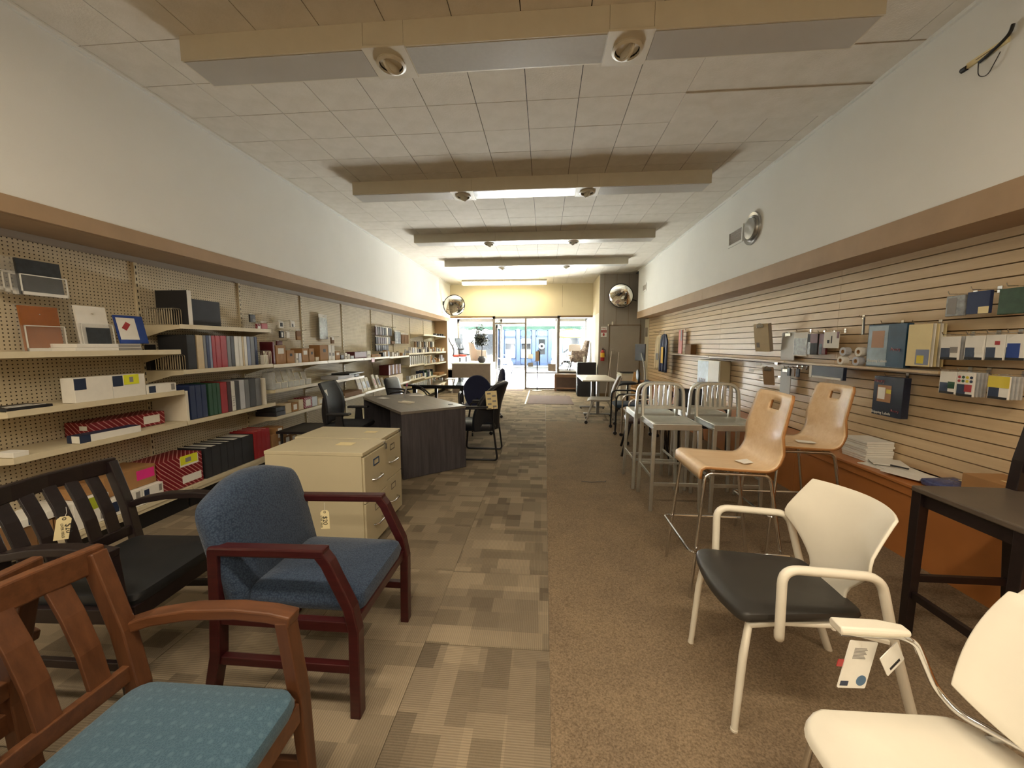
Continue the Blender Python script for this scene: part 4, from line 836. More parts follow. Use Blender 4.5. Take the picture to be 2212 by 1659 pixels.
# plywood bar stools
def ply_stool(label, loc, rz):
    t = E('plywood_bar_stool', label, 'bar stool', loc, rz, 'plywood bar stools')
    prof = fil([(.205, 0, .70), (.205, 0, .765), (.0, 0, .752), (-.19, 0, .745), (-.235, 0, .86), (-.30, 0, 1.165)], .075, 6)
    P = [Vector(p) for p in prof]; acc = [0]
    for a, b in zip(P[:-1], P[1:]): acc.append(acc[-1]+(b-a).length)
    n = 34
    def at(v):
        s = v*acc[-1]
        for i in range(len(P)-1):
            if acc[i+1] >= s-1e-9: return P[i].lerp(P[i+1], (s-acc[i])/max(1e-9, acc[i+1]-acc[i]))
        return P[-1]
    def sf(u, v):
        p = at(v); w = .205 - .03*max(0, (v-.55)/.45)
        if v > .965: w -= .018*((v-.965)/.035)**2
        y = (2*u-1)*w; return (p.x + (.035*(y/.2)**2 if v > .62 else 0) * min(1, max(0, (v-.62)/.12)), y, p.z + (-.012*(1-(y/.2)**2) if .1 < v < .45 else 0))
    sh = mk('ply_shell', grid(sf, 16, n, lambda i, j: 6 <= i <= 9 and j in (30, 31)), 'birch_ply', t, sm=180, solid=.014)
    sh.data.materials.append(MAT['birch_edge']); sh.modifiers['thickness'].material_offset_rim = 1
    for s in (-1, 1):
        mk('chrome_leg_frame', tube(fil([(.235, s*.215, 0), (.175, s*.185, .728), (-.17, s*.185, .722), (-.29, s*.215, 0)], .045, 5), .0095, 10), 'chrome', t, sm=True)
    mk('foot_ring', tube(fil([(-.27, -.235, .29), (.235, -.24, .29), (.255, -.22, .29), (.255, .22, .29), (.235, .24, .29), (-.27, .235, .29)], .03, 3), .008, 8), 'chrome', t, sm=True)
    mk('cross_bar', tube([(-.15, -.185, .722), (-.15, .185, .722)], .008, 8), 'chrome', t, sm=True)
    mk('cross_bar', tube([(.14, -.185, .727), (.14, .185, .727)], .008, 8), 'chrome', t, sm=True)
    return t
s1 = ply_stool('birch plywood bar stool on chrome legs, nearer the aisle', (1.075, 2.355, 0), PI)
cp(s1, (1.76, 2.86, 0), PI, 'birch plywood bar stool on chrome legs, nearer the slat wall')
for lab, x, y, a in (('paper tag lying on the aisle side plywood stool seat', 1.20, 2.33, 20), ('paper tag lying on the wall side plywood stool seat', 1.86, 2.85, -15)):
    t = E('paper_tag', lab, 'price tag', (x, y, .7545), R(a)); mk('card', box(-.055, .055, -.035, .035, .0, .0012), 'paper_white', t)
    mk('red_corner', prism([(.055, .01), (.085, .02), (.07, .045)], .0005, .0015, 'z'), 'red_plastic', t)
# aluminium slat back bar stools
def alu_stool(label, loc, rz):
    t = E('aluminium_bar_stool', label, 'bar stool', loc, rz, 'aluminium bar stools')
    def sf(u, v):
        x, y = -.2+.41*u, -.195+.39*v
        d = .022*math.exp(-((y-.075)**2+(x+.02)**2)/.009) + .022*math.exp(-((y+.075)**2+(x+.02)**2)/.009)
        return (x, y, .765-d)
    mk('seat', grid(sf, 18, 18), 'aluminium', t, sm=180, solid=.006)
    mk('seat_skirt', J(box(.205, .212, -.2, .2, .715, .767), box(-.207, -.2, -.2, .2, .715, .767), box(-.2, .205, -.202, -.195, .715, .767), box(-.2, .205, .195, .202, .715, .767)), 'aluminium', t, bev=.003)
    for s in (-1, 1):
        mk('front_leg', bar([(.225, s*.205, 0), (.195, s*.188, .74)], .03, .034, (0, 1, 0), [.8, 1]), 'aluminium', t, bev=.004)
        mk('rear_leg', bar([(-.225, s*.205, 0), (-.2, s*.19, .76)], .03, .034, (0, 1, 0), [.8, 1]), 'aluminium', t, bev=.004)
        mk('side_foot_bar', bar([(-.215, s*.2, .30), (.213, s*.2, .30)], .012, .02), 'aluminium', t)
    mk('back_hoop', sweep(fil([(-.2, -.19, .72), (-.215, -.19, .86), (-.235, -.185, 1.072), (-.235, .185, 1.072), (-.215, .19, .86), (-.2, .19, .72)], .10, 6), [(-.013, -.017), (.013, -.017), (.013, .017), (-.013, .017)]), 'aluminium', t, bev=.004, sm=True)
    mk('foot_bar', bar([(.213, -.2, .24), (.213, .2, .24)], .014, .03), 'aluminium', t, bev=.002)
    mk('foot_bar', bar([(-.213, -.2, .30), (-.213, .2, .30)], .012, .02), 'aluminium', t)
    mk('lower_back_rail', bar([(-.213, -.185, .845), (-.213, .185, .845)], .014, .022), 'aluminium', t)
    for i in range(6):
        y = -.11 + .22*i/5; mk('back_slat', bar([(-.214, y, .85), (-.234, y*1.05, 1.06)], .022, .008, (1, 0, 0)), 'aluminium', t)
    return t
a1 = alu_stool('near left aluminium bar stool, facing the camera', (1.135, 3.535, 0), R(-90))
cp(a1, (1.635, 3.535, 0), R(-90), 'near right aluminium bar stool, behind the plywood stool')
cp(a1, (1.10, 4.05, 0), R(90), 'far left aluminium bar stool, backed against the near left one')
cp(a1, (1.60, 4.05, 0), R(90), 'far right aluminium bar stool, backed against the near right one')
# ---------------------------------------------------------------- file cabinets, desk and chairs in the middle of the shop
plain('cabinet_putty', '#c5bb9d', .45, var=.02, scale=4); plain('holder_blue', '#22466e', .4)
def file_cabinet(label, X1, Y0, Y1, blue):
    D = .70; Wd = Y1-Y0; t = E('file_cabinet', label, 'cabinet', (X1-D/2, (Y0+Y1)/2, 0), 0, 'putty file cabinets')
    mk('body', box(-D/2, D/2-.012, -Wd/2, Wd/2, .02, .695), 'cabinet_putty', t, bev=.003)
    mk('top', box(-D/2-.002, D/2, -Wd/2-.002, Wd/2+.002, .695, .72), 'cabinet_putty', t, bev=.003)
    mk('toe_base', box(-D/2+.03, D/2-.03, -Wd/2+.02, Wd/2-.02, 0, .02), 'black_metal', t)
    for i, z in enumerate((.03, .36)):
        d = mk('drawer', box(D/2-.012, D/2+.004, -Wd/2+.008, Wd/2-.008, z, z+.325), 'cabinet_putty', t, bev=.004)
        mk('label_holder', J(box(D/2+.004, D/2+.008, -.045, -.037, z+.225, z+.275), box(D/2+.004, D/2+.008, .037, .045, z+.225, z+.275), box(D/2+.004, D/2+.008, -.037, .037, z+.225, z+.233), box(D/2+.004, D/2+.008, -.037, .037, z+.267, z+.275)), 'holder_blue' if (blue and i) else 'chrome', d)
        mk('label_card', box(D/2+.004, D/2+.0055, -.037, .037, z+.233, z+.267), 'cabinet_putty', d)
        mk('handle', tube(fil([(D/2+.004, -.07, z+.135), (D/2+.035, -.055, z+.135), (D/2+.035, .055, z+.135), (D/2+.004, .07, z+.135)], .02, 3), .007, 8), 'chrome', d, sm=True)
    l = mk('lock', cyl((D/2+.0, Wd/2-.035, .705), .011, .008, 10, 'x'), 'chrome', t)
    mk('keys', J(xf(box(-.001, .001, -.008, .008, -.05, 0), (D/2+.014, Wd/2-.035, .702), rx=.25), xf(box(-.001, .001, -.007, .007, -.045, 0), (D/2+.018, Wd/2-.03, .70), rx=-.3)), 'steel', l)
    return t
file_cabinet('nearer putty two drawer file cabinet with a blue label holder', -1.205, 2.42, 2.795, True)
file_cabinet('farther putty two drawer file cabinet beside the dark desk', -1.250, 2.815, 3.205, False)
mk('sticky_note', box(-1.50, -1.38, 2.60, 2.68, .7212, .7222), 'paper_cream', label='cream note lying on the nearer file cabinet', cat='note')
mk('sticky_note', box(-1.48, -1.38, 3.0, 3.06, .7212, .7222), 'paper_cream', label='cream note lying on the farther file cabinet', cat='note')
# dark desk, turned
m = N('ash_laminate'); f = m.noise(2.2, 6, m.co(scale=(10, 10, .7)), .7); m.base(m.ramp(f, '#35333a', '#565459', .3, .7)); m.fin(.4)
m = N('ash_top'); f = m.noise(2.2, 6, m.co(scale=(.8, 9, 9)), .7); m.base(m.ramp(f, '#6a665f', '#7d786f', .3, .7)); m.fin(.3)
t = E('office_desk', 'dark ash laminate office desk standing diagonally', 'desk', (-1.672, 4.665, 0), R(-49.5))
mk('desk_top', box(-.735, .735, -.385, .385, .712, .74), 'ash_top', t, bev=.002)
mk('end_panel', box(.70, .728, -.38, .38, .01, .712), 'ash_laminate', t); mk('end_panel', box(-.728, -.70, -.38, .38, .01, .712), 'ash_laminate', t)
mk('modesty_panel', box(-.70, .70, .20, .218, .10, .712), 'ash_laminate', t)
p = mk('pedestal', box(.30, .70, -.34, .20, .02, .71), 'ash_laminate', t)
for z in (.04, .27, .50): d = mk('drawer_front', box(.305, .695, -.36, -.341, z, z+.205), 'ash_laminate', p)
g = mk('grommet', lathe([(.03, .74), (.03, .743), (.012, .743)], 16), 'black_plastic', t); g.location = (.55, .28, 0)
def on_desk(name, label, cat, x, y, g_, mat, rz=0):
    c, s = math.cos(R(-49.5)), math.sin(R(-49.5)); return mk(name, g_, mat, None, (-1.672+c*x-s*y, 4.665+s*x+c*y, .7412), (0, 0, R(-49.5)+rz), label=label, cat=cat)
on_desk('pen_tray', 'small white pen tray on the dark desk', 'tray', .12, -.10, J(box(-.1, .1, -.04, .04, 0, .008), box(-.1, .1, -.04, -.034, .008, .016), box(-.1, .1, .034, .04, .008, .016)), 'white_plastic', .4)
on_desk('paper_sheet', 'loose white sheet near the left edge of the dark desk', 'paper', -.45, -.20, box(-.08, .08, -.05, .05, 0, .001), 'paper_white', .3)
on_desk('paper_sheet', 'loose white sheets at the back corner of the dark desk', 'paper', -.45, .27, box(-.1, .1, -.06, .06, 0, .003), 'paper_white', .9)
c, s = math.cos(R(-49.5)), math.sin(R(-49.5)); t = E('sign_holder', 'clear slanted sign holder with red corner on the dark desk', 'sign holder', (-1.672-c*.25-s*.12*0, 4.665-s*.25+c*.05, .7415), R(-60))
mk('back_plate', xf(box(-.05, .05, -.003, .003, 0, .19), rx=R(-14)), 'clear_acrylic', t); mk('card', xf(box(-.047, .047, -.005, -.0035, .01, .185), rx=R(-14)), 'lightgrey_cloth', t); mk('red_note', xf(box(-.02, .035, -.007, -.005, .16, .20), rx=R(-14)), 'neon_pink', t); mk('foot', box(-.05, .05, -.07, .003, 0, .003), 'clear_acrylic', t)
def castor_base(t, mat='black_plastic', r=.30, h=.09, n=5):
    for i in range(n):
        a = 2*PI*i/n+.3; c, s = math.cos(a), math.sin(a)
        b = mk('base_spoke', bar([(0, 0, h+.03), (c*r, s*r, h-.01)], .04, .03, (0, 0, 1), [1, .6]), mat, t)
        mk('castor', xf(cyl((0, -.011, 0), .03, .022, 12, 'y'), (c*r, s*r, .031), rz=a+.4), 'black_plastic', b, sm=True)
    mk('gas_lift', cyl((0, 0, h), .025, .30, 12), 'black_metal', t, sm=True)
# mesh task chair left of the desk
m = N('mesh_fabric'); f = m.noise(300, 1); m.base(m.ramp(f, '#141519', '#2b2d33')); m.fin(.7)
t = E('task_chair', 'black mesh task chair with paper strip, behind the file cabinets', 'chair', (-2.36, 4.42, 0), R(4)); castor_base(t)
mk('seat', pad(rrect(-.23, .25, -.24, .24, .07), .44, .51, .03, .015), 'mesh_fabric', t, sm=True)
def bfn(u, v): y = (2*u-1)*(.20+.03*math.sin(PI*v)); z = .52+.48*v; return (-.20-.03*math.sin(PI*v*1.0)*(-1)-.05*v-.07*max(0, v-.7)+.03*(y/.2)**2, y, z)
mk('backrest', grid(bfn, 10, 14), 'mesh_fabric', t, sm=180, solid=.025)
mk('back_spine', sweep(fil([(-.10, 0, .43), (-.26, 0, .45), (-.285, 0, .62), (-.26, 0, .80)], .08, 5), [(-.04, -.015), (.04, -.015), (.04, .015), (-.04, .015)], (0, 1, 0)), 'black_plastic', t)
for s in (-1, 1):
    a = mk('arm_post', prism([(-.04, .48), (.06, .48), (.05, .64), (-.02, .64)], s*.27-.015, s*.27+.015, 'y'), 'black_plastic', t)
    mk('arm_pad', box(-.12, .14, s*.27-.04, s*.27+.04, .64, .665), 'black_plastic', a, bev=.01)
mk('paper_strip', xf(box(.0, .0015, -.03, .03, 0, .22), (-.17, -.14, .70), ry=-.12), 'paper_white', t)
t = E('low_table', 'flat black folding table top low beside the shelves', 'table', (-2.87, 4.36, 0)); mk('table_top', box(-.20, .22, -.26, .26, .42, .45), 'black_plastic', t, bev=.005)
for x in (-.16, .18):
    for y in (-.22, .22): mk('leg', tube([(x, y, 0), (x, y, .42)], .015, 8), 'black_metal', t, sm=True)
# sled base leather guest chair at the desk
t = E('sled_chair', 'black leather sled base guest chair with info sheet on its back', 'chair', (-.83, 4.90, 0), PI)
plain('black_leather', '#1a1e26', .38, var=.15, bump=.2, bscale=60)
mk('seat', pad(rrect(-.22, .27, -.235, .235, .07), .36, .47, .045, .02), 'black_leather', t, sm=True)
def lb_(u, v):
    w = (.235+.02*math.sin(PI*v)) * (1 if v < .8 else 1-.18*((v-.8)/.2)**2); y = (2*u-1)*w; return (-.22-.13*v+.04*math.sin(PI*v)+.27*abs(y/.235)**2*(1-.35*v), y, .36+.62*v-.05*(y/.23)**2*v)
mk('backrest', grid(lb_, 12, 16), 'black_leather', t, sm=180, solid=.07, bev=.02)
for s in (-1, 1):
    mk('sled_frame', tube(fil([(-.22, s*.265, .70), (-.205, s*.265, .45), (-.26, s*.265, .013), (.24, s*.265, .013), (.20, s*.265, .45), (.17, s*.265, .655), (-.19, s*.265, .665)], .05, 5), .0125, 10), 'black_metal', t, sm=True)
    mk('arm_pad', bar([(.15, s*.265, .678), (-.15, s*.265, .682)], .045, .022), 'black_plastic', t, bev=.008)
mk('info_sheet', xf(box(-.07, .07, 0, .0015, 0, .22), (-.20, .275, .66), ry=.08), 'paper_cream', t)
mk('sheet_print', xf(J(*[box(-.055+.06*(i % 2), -.01+.06*(i % 2), .0016, .0024, .02+.032*i, .04+.032*i) for i in range(6)]), (-.20, .275, .66), ry=.08), 'ink_grey', t)
# dark blue round back chairs by the glass table
fabric('navy_fabric', '#252a44', '#343a58', 300)
def round_chair(label, loc, rz):
    t = E('round_back_chair', label, 'chair', loc, rz, 'round back chairs'); castor_base(t, r=.26)
    mk('seat', pad(rrect(-.22, .24, -.23, .23, .09), .42, .50, .035, .02), 'navy_fabric', t, sm=True)
    o = [(.225*math.cos(2*PI*i/28)*(1 if math.sin(2*PI*i/28) > 0 else .92), .705+.275*math.sin(2*PI*i/28)) for i in range(28)]
    mk('backrest', pad(o, -.03, .025, .025, .015, lambda x, y, z: (-.24+z-(y-.5)*.12, x, y)), 'navy_fabric', t, sm=True)
    mk('back_support', bar([(-.12, 0, .42), (-.27, 0, .44), (-.30, 0, .62)], .06, .015, (0, 1, 0)), 'black_plastic', t)
    for s in (-1, 1): mk('arm_loop', tube(fil([(-.08, s*.24, .45), (-.12, s*.30, .47), (-.10, s*.31, .66), (.14, s*.31, .67), (.10, s*.30, .47), (.06, s*.24, .45)], .05, 4), .018, 8), 'black_plastic', t, sm=True)
    return t
q = round_chair('dark navy round back office chair between desk and glass table', (-1.06, 6.15, 0), R(95))
cp(q, (-1.10, 7.45, 0), R(200), 'second dark navy round back chair, farther beside the glass table')
# glass top table
t = E('glass_table', 'glass top table with black tapered legs beyond the desk', 'table', (-1.85, 7.25, 0)); plain('dark_glass', '#3a4348', .04, var=.02, spec=.9)
mk('table_top', box(-.50, .50, -.75, .75, .735, .747), 'dark_glass', t, bev=.002); mk('apron', J(box(-.46, .46, -.71, -.685, .68, .735), box(-.46, .46, .685, .71, .68, .735), box(-.46, -.435, -.71, .71, .68, .735), box(.435, .46, -.71, .71, .68, .735)), 'black_metal', t)
for x in (-.42, .42):
    for y in (-.67, .67): mk('leg', bar([(x*1.04, y*1.02, 0), (x, y, .68)], .055, .055, (0, 1, 0), [.55, 1.2]), 'black_metal', t)
mk('flyer_stack', J(box(-2.0, -1.8, 7.6, 7.8, .749, .752)), 'paper_white', label='white flyers lying on the glass table', cat='paper')
# curved arm chair behind the desk
t = E('curved_arm_chair', 'black chair with curved double arm tubes behind the desk', 'chair', (-2.25, 6.2, 0), R(-8))
mk('seat', pad(rrect(-.22, .24, -.23, .23, .06), .41, .47, .025, .015), 'black_leather', t, sm=True)
mk('backrest', pad(rrect(-.22, .22, .56, .90, .07), -.03, .03, .025, .01, lambda x, y, z: (-.22+z-(y-.5)*.25, x, y)), 'black_leather', t, sm=True)
for s in (-1, 1):
    mk('frame_tube', tube(fil([(-.27, s*.26, 0), (-.20, s*.26, .42), (-.24, s*.26, .66), (.10, s*.26, .70), (.24, s*.26, .55), (.26, s*.26, 0)], .10, 6), .013, 8), 'black_metal', t, sm=True)
    mk('arm_rest', tube(fil([(-.23, s*.265, .74), (.08, s*.265, .74), (.25, s*.265, .60)], .12, 6), .015, 8), 'black_plastic', t, sm=True)
# ---------------------------------------------------------------- right hand cluster
plain('table_white', '#d6d1c2', .35, var=.02); plain('putty_grey', '#a9a49a', .45); plain('frame_grey', '#8f8f8d', .4, .6)
t = E('nesting_table', 'white rectangular training table with two column legs', 'table', (1.085, 8.30, 0))
mk('table_top', box(-.34, .34, -.70, .70, .725, .752), 'table_white', t, bev=.008)
for y in (-.45, .45):
    mk('column', box(-.03, .03, y-.045, y+.045, .05, .725), 'frame_grey', t, bev=.006); mk('foot', box(-.28, .28, y-.03, y+.03, .03, .06), 'frame_grey', t, bev=.006)
    for x in (-.25, .25): mk('castor', cyl((x, y-.012, .016), .016, .024, 12, 'y'), 'black_plastic', t, sm=True)
t = E('nesting_chair', 'grey plastic chair on castors in front of the white table', 'chair', (1.05, 7.22, 0), R(172))
mk('seat', pad(rrect(-.2, .24, -.22, .22, .08), .435, .455, .009, -.008, lambda x, y, z: (x, y, z-.03*max(0, (x-.14)/.1)**2)), 'putty_grey', t, sm=True)
mk('backrest', grid(lambda u, v: (-.21-.14*v+.02*math.sin(PI*v)+.03*(2*u-1)**2, (2*u-1)*(.20-.02*v), .46+.42*v), 10, 12, lambda i, j: 3 <= i <= 6 and 3 <= j <= 6), 'putty_grey', t, sm=180, solid=.010)
for s in (-1, 1):
    f = mk('leg_frame', tube(fil([(.25, s*.22, .06), (.12, s*.2, .43), (-.14, s*.2, .43), (-.26, s*.22, .06)], .06, 4), .014, 8), 'putty_grey', t, sm=True)
    mk('back_post', tube([(-.14, s*.19, .43), (-.23, s*.19, .5), (-.36, s*.17, .86)], .011, 8), 'putty_grey', t, sm=True)
    for x in (.25, -.26): mk('castor', J(cyl((x, s*.22-.022, .03), .03, .018, 12, 'y'), cyl((x, s*.22+.004, .03), .03, .018, 12, 'y')), 'black_plastic', f, sm=True)
t = E('pedestal_cabinet', 'white steel pedestal cabinet against the gray door', 'cabinet', (2.12, 9.95, 0))
mk('body', box(-.22, .22, -.28, .28, .01, .71), 'table_white', t, bev=.006); mk('top', box(-.225, .225, -.285, .285, .71, .73), 'table_white', t, bev=.004)
for z in (.04, .26, .48): d = mk('drawer_front', box(-.235, -.22, -.265, .265, z, z+.2), 'table_white', t, bev=.003); mk('pull', box(-.245, -.235, -.06, .06, z+.16, z+.175), 'steel', d)
carton('binding_tray', 'flat black tray on the white pedestal cabinet', 'tray', 2.30, .36, 9.75, 10.15, .733, .025, 'black_plastic')
t = E('saddle_stool', 'black saddle stool with small backrest near the white cabinet', 'stool', (1.80, 8.45, 0), PI); castor_base(t, 'black_metal', .24)
mk('seat', pad(rrect(-.17, .24, -.19, .19, .08), .60, .65, .022, .012, lambda x, y, z: (x, y, z-.05*max(0, (x-.1)/.13)**2)), 'black_leather', t, sm=True); mk('stem', cyl((0, 0, .35), .02, .26, 10), 'black_metal', t, sm=True)
mk('backrest', pad([(.12*math.cos(2*PI*i/20), .80+.12*math.sin(2*PI*i/20)) for i in range(20)], -.02, .02, .018, .01, lambda x, y, z: (-.21+z, x, y)), 'black_plastic', t, sm=True); mk('back_bar', bar([(-.1, 0, .60), (-.23, 0, .62), (-.235, 0, .80)], .04, .012, (0, 1, 0)), 'black_metal', t)
fabric('teal_fabric', '#2e3f52', '#41556a', 300); plain('tan_leather', '#8a7258', .45); plain('brown_leather', '#3a2624', .4)
def tube_chair(name, label, loc, rz, seat, frame, cast, back=True, arms=True):
    t = E(name, label, 'chair', loc, rz); z = .05 if cast else 0
    mk('seat', pad(rrect(-.21, .25, -.235, .235, .06), .43, .49, .025, .015), seat, t, sm=True)
    if back: mk('backrest', pad(rrect(-.22, .22, .58, .86, .06), -.025, .025, .02, .01, lambda x, y, z_: (-.25+z_-(y-.5)*.15, x, y)), seat, t, sm=True)
    for s in (-1, 1):
        if arms: f = mk('frame_tube', tube(fil([(.25, s*.27, z), (.24, s*.27, .66), (-.18, s*.27, .66), (-.24, s*.27, .5), (-.30, s*.27, z)], .09, 5), .014, 8), frame, t, sm=True)
        else:
            f = mk('front_leg', tube([(.28, s*.26, z), (.18, s*.2, .43)], .016, 8), frame, t, sm=True); mk('rear_leg', tube([(-.30, s*.25, z), (-.2, s*.21, .45), (-.27, s*.21, .70)], .016, 8), frame, t, sm=True)
        if cast:
            for x in (.25, -.30): mk('castor', cyl((x, s*.27-.02, .03), .03, .03, 12, 'y'), 'black_plastic', f, sm=True)
    mk('seat_bar', J(tube([(.12, -.265, .425), (.12, .265, .425)], .01, 6), tube([(-.16, -.265, .425), (-.16, .265, .425)], .01, 6)), frame, t)
    return t
tube_chair('stacking_armchair', 'black framed armchair with slate blue seat and castors', (1.40, 6.45, 0), R(178), 'teal_fabric', 'black_metal', True)
tube_chair('castor_chair', 'tan seat chair with chrome legs on castors, half hidden', (1.46, 5.82, 0), R(178), 'tan_leather', 'chrome', True)
tube_chair('leather_chair', 'dark brown leather chair with splayed black legs behind aluminium stools', (1.33, 5.18, 0), R(170), 'brown_leather', 'black_metal', False, True, False)
tube_chair('black_side_chair', 'black side chair with curved top behind right aluminium stools', (1.93, 4.98, 0), R(-95), 'black_leather', 'black_metal', False)
tube_chair('black_side_chair', 'black side chair behind the far left aluminium stool', (2.09, 5.72, 0), R(175), 'black_leather', 'black_metal', False)
t = E('slat_rack', 'light oak slatted rack standing by the far slat wall', 'rack', (2.12, 9.15, 0), R(10)); plain('oak_light', '#c9a066', .5, var=.08)
for i in range(5): mk('slat', sweep([(-.02, -.14+.07*i, .0), (-.02, -.14+.07*i, .45), (.04, -.14+.07*i, .80)], [(-.006, -.022), (.006, -.022), (.006, .022), (-.006, .022)]), 'oak_light', t)
mk('crossbar', bar([(-.03, -.17, .2), (-.03, .17, .2)], .02, .03), 'oak_light', t); mk('crossbar', bar([(-.03, -.17, .42), (-.03, .17, .42)], .02, .03), 'oak_light', t); mk('rear_leg', bar([(.22, 0, 0), (.0, 0, .42)], .04, .02), 'oak_light', t)
t = E('desk_lamp', 'tall grey lamp with curved pole and flat rectangular head', 'lamp', (2.24, 8.72, 0)); mk('base', lathe([(.15, 0), (.15, .02), (.02, .03), (.02, .05)], 20), 'frame_grey', t, sm=True)
mk('pole', tube([(0, 0, .03), (0, .0, .6), (-.01, .05, .9), (-.03, .16, 1.12), (-.05, .24, 1.25)], .016, 8), 'frame_grey', t, sm=True); mk('head', xf(box(-.012, .012, -.16, .16, -.19, .19), (-.06, .30, 1.27), rz=.5), 'charcoal_plastic', t, bev=.004)
# floor: mats, strip, wire
for lab, a in (('brown rubber entrance mat in front of the glass door', (-.41, .72, 9.3, 10.9)), ('brown mat lying in the open doorway', (-1.5, -.66, 11.9, 12.3))): mk('floor_mat', box(a[0], a[1], a[2], a[3], .0045, .012), 'mat_brown' if 'mat_brown' in MAT else plain('mat_brown', '#5f4a41', .9, var=.1, bump=.4, bscale=150), bev=.002, label=lab, cat='mat')
mk('edge_strip', box(-.475, -.44, 9.25, 12.1, .0045, .012), 'paper_white', label='white metal threshold strip beside the entrance mat', cat='strip')
mk('wire_scrap', tube(fil([(.40, 3.985, .007), (.5, 3.97, .007), (.6, 3.99, .007), (.655, 3.99, .007), (.66, 4.02, .012)], .02, 3), .0025, 6), 'black_plastic', sm=True, label='short black wire scrap lying on the brown carpet', cat='wire')
# ---------------------------------------------------------------- right wall: platform and slatwall goods
pf = E('display_platform', 'long orange laminate display platform under the slat wall', 'platform', (0, 0, 0))
for a, b in ((-1.0, 1.43), (1.435, 3.87), (3.875, 6.31), (6.315, 8.75), (8.755, 10.3)):
    mk('front_panel', box(2.44, 2.46, a, b, .004, .44), 'orange_laminate', pf)
    mk('face_rail', box(2.425, 2.46, a, b, .44, .50), 'orange_laminate', pf, bev=.003)
    mk('top_board', box(2.41, 2.747, a, b, .50, .52), 'orange_laminate', pf, bev=.003)
XS = 2.748
def ledge(label, a, b):
    t = E('display_ledge', label, 'ledge', (XS, 0, 1.245), 0, 'slat wall ledges'); mk('board', box(-.13, -.002, a, b, 0, .018), 'slat_maple', t, bev=.002); mk('front_lip', box(-.134, -.13, a, b, -.01, .03), 'clear_acrylic', t)
ledge('near slat wall ledge under the blue label packs', 2.79, 4.45); ledge('middle slat wall ledge above the light box', 4.46, 6.40); ledge('far slat wall ledge carrying the brown box', 6.42, 8.3)
plain('teal_pack', '#1d4460', .35, var=.2, scale=5); plain('navy_pack', '#1a2438', .35, var=.25, scale=5); plain('kraft_print', '#a3764a', .5); plain('sky_print', '#8fa3b0', .4, var=.2, scale=12); plain('yellow_print', '#d8c53a', .5); plain('green_pack', '#2f4a32', .5, var=.3, scale=20); plain('silver_clip', '#c9c5bb', .25, .8)
def hook(t, x0, z, L): mk('peg_hook', tube([(0, 0, z), (-L, 0, z), (-L-.008, 0, z+.018)], .003, 6), 'chrome', t); mk('hook_plate', box(-.006, .002, -.012, .012, z-.015, z+.02), 'chrome', t)
def wpack(label, y0, y1, z0, z1, X, mat, sheets=(), th=.012, name='hanging_pack', cat='package', hk=True, texts=()):
    """pack hung on the slat wall, its printed face turned to the room's rear (toward -y) and the aisle"""
    w = (y1-y0)/2; h = z1-z0; t = E(name, label, cat, (X, (y0+y1)/2, z0)); 
    mk('pack_body', box(-th/2, th/2, -w, w, 0, h), mat, t, bev=.002)
    for i_, s in enumerate(sheets): mk(s[0], box(-th/2-.001-.0006*i_, -th/2, w-2*w*s[2], w-2*w*s[1], h*s[3], h*s[4]), s[5], t)
    for b, u, v, sz, mt in texts: txt('lettering', b, sz, mt, t, (-th/2-.004, w-2*w*u, h*v), (R(90), 0, R(-90)), .0004)
    if hk:
        q = XS-X; mk('peg_hook', tube([(q, 0, h+.01), (-.05, 0, h+.01), (-.058, 0, h+.028)], .003, 6), 'chrome', t)
        mk('hook_plate', box(q-.006, q, -.012, .012, h-.01, h+.03), 'chrome', t)
    return t
# big blue label packs: three, one behind the other
for i in range(3): wpack('%s of three big blue shipping label packs standing on the ledge' % ('front', 'middle', 'rear')[i], 3.065+.02*i, 3.40-.01*i, 1.268, 1.60, 2.645+.032*i, 'teal_pack', [('photo_print', .02, .55, .03, .97, 'sky_print'), ('box_print', .12, .46, .45, .85, 'kraft_print')] if i == 0 else (), .018, hk=(i == 0), texts=[('Shipping Labels', .32, .14, .03, 'paper_white'), ('Avery', .78, .42, .035, 'red_weave')] if i == 0 else ())
wpack('lower dark navy shipping label pack hanging below the ledge', 3.02, 3.275, .895, 1.198, 2.64, 'navy_pack', [('box_print', .15, .62, .35, .78, 'kraft_print'), ('label_print', .17, .42, .42, .72, 'paper_white'), ('yellow_mark', .46, .62, .58, .68, 'yellow_print')], .05, texts=[('Avery', .2, .88, .04, 'red_weave'), ('Shipping Labels', .34, .07, .028, 'paper_white'), ('Avery', .8, .17, .03, 'red_weave')])
for i in range(5): wpack('%s of five cream envelope packs hanging beside the blue packs' % ORD[i], 2.86-.012*i*0+.0, 3.03, 1.29, 1.585, 2.62+.022*i, 'paper_cream' if i % 2 == 0 else 'paper_white', [('photo_print', .42, .98, .04, .40, 'bluegrey_cloth'), ('yellow_note', .48, .78, .07, .26, 'yellow_print')] if i == 0 else (), .006, hk=(i == 0))
LP = [('label_print', .05, .55, .05, .5, 'navy_print'), ('footer_print', .05, .95, .0, .10, 'ink_black')]
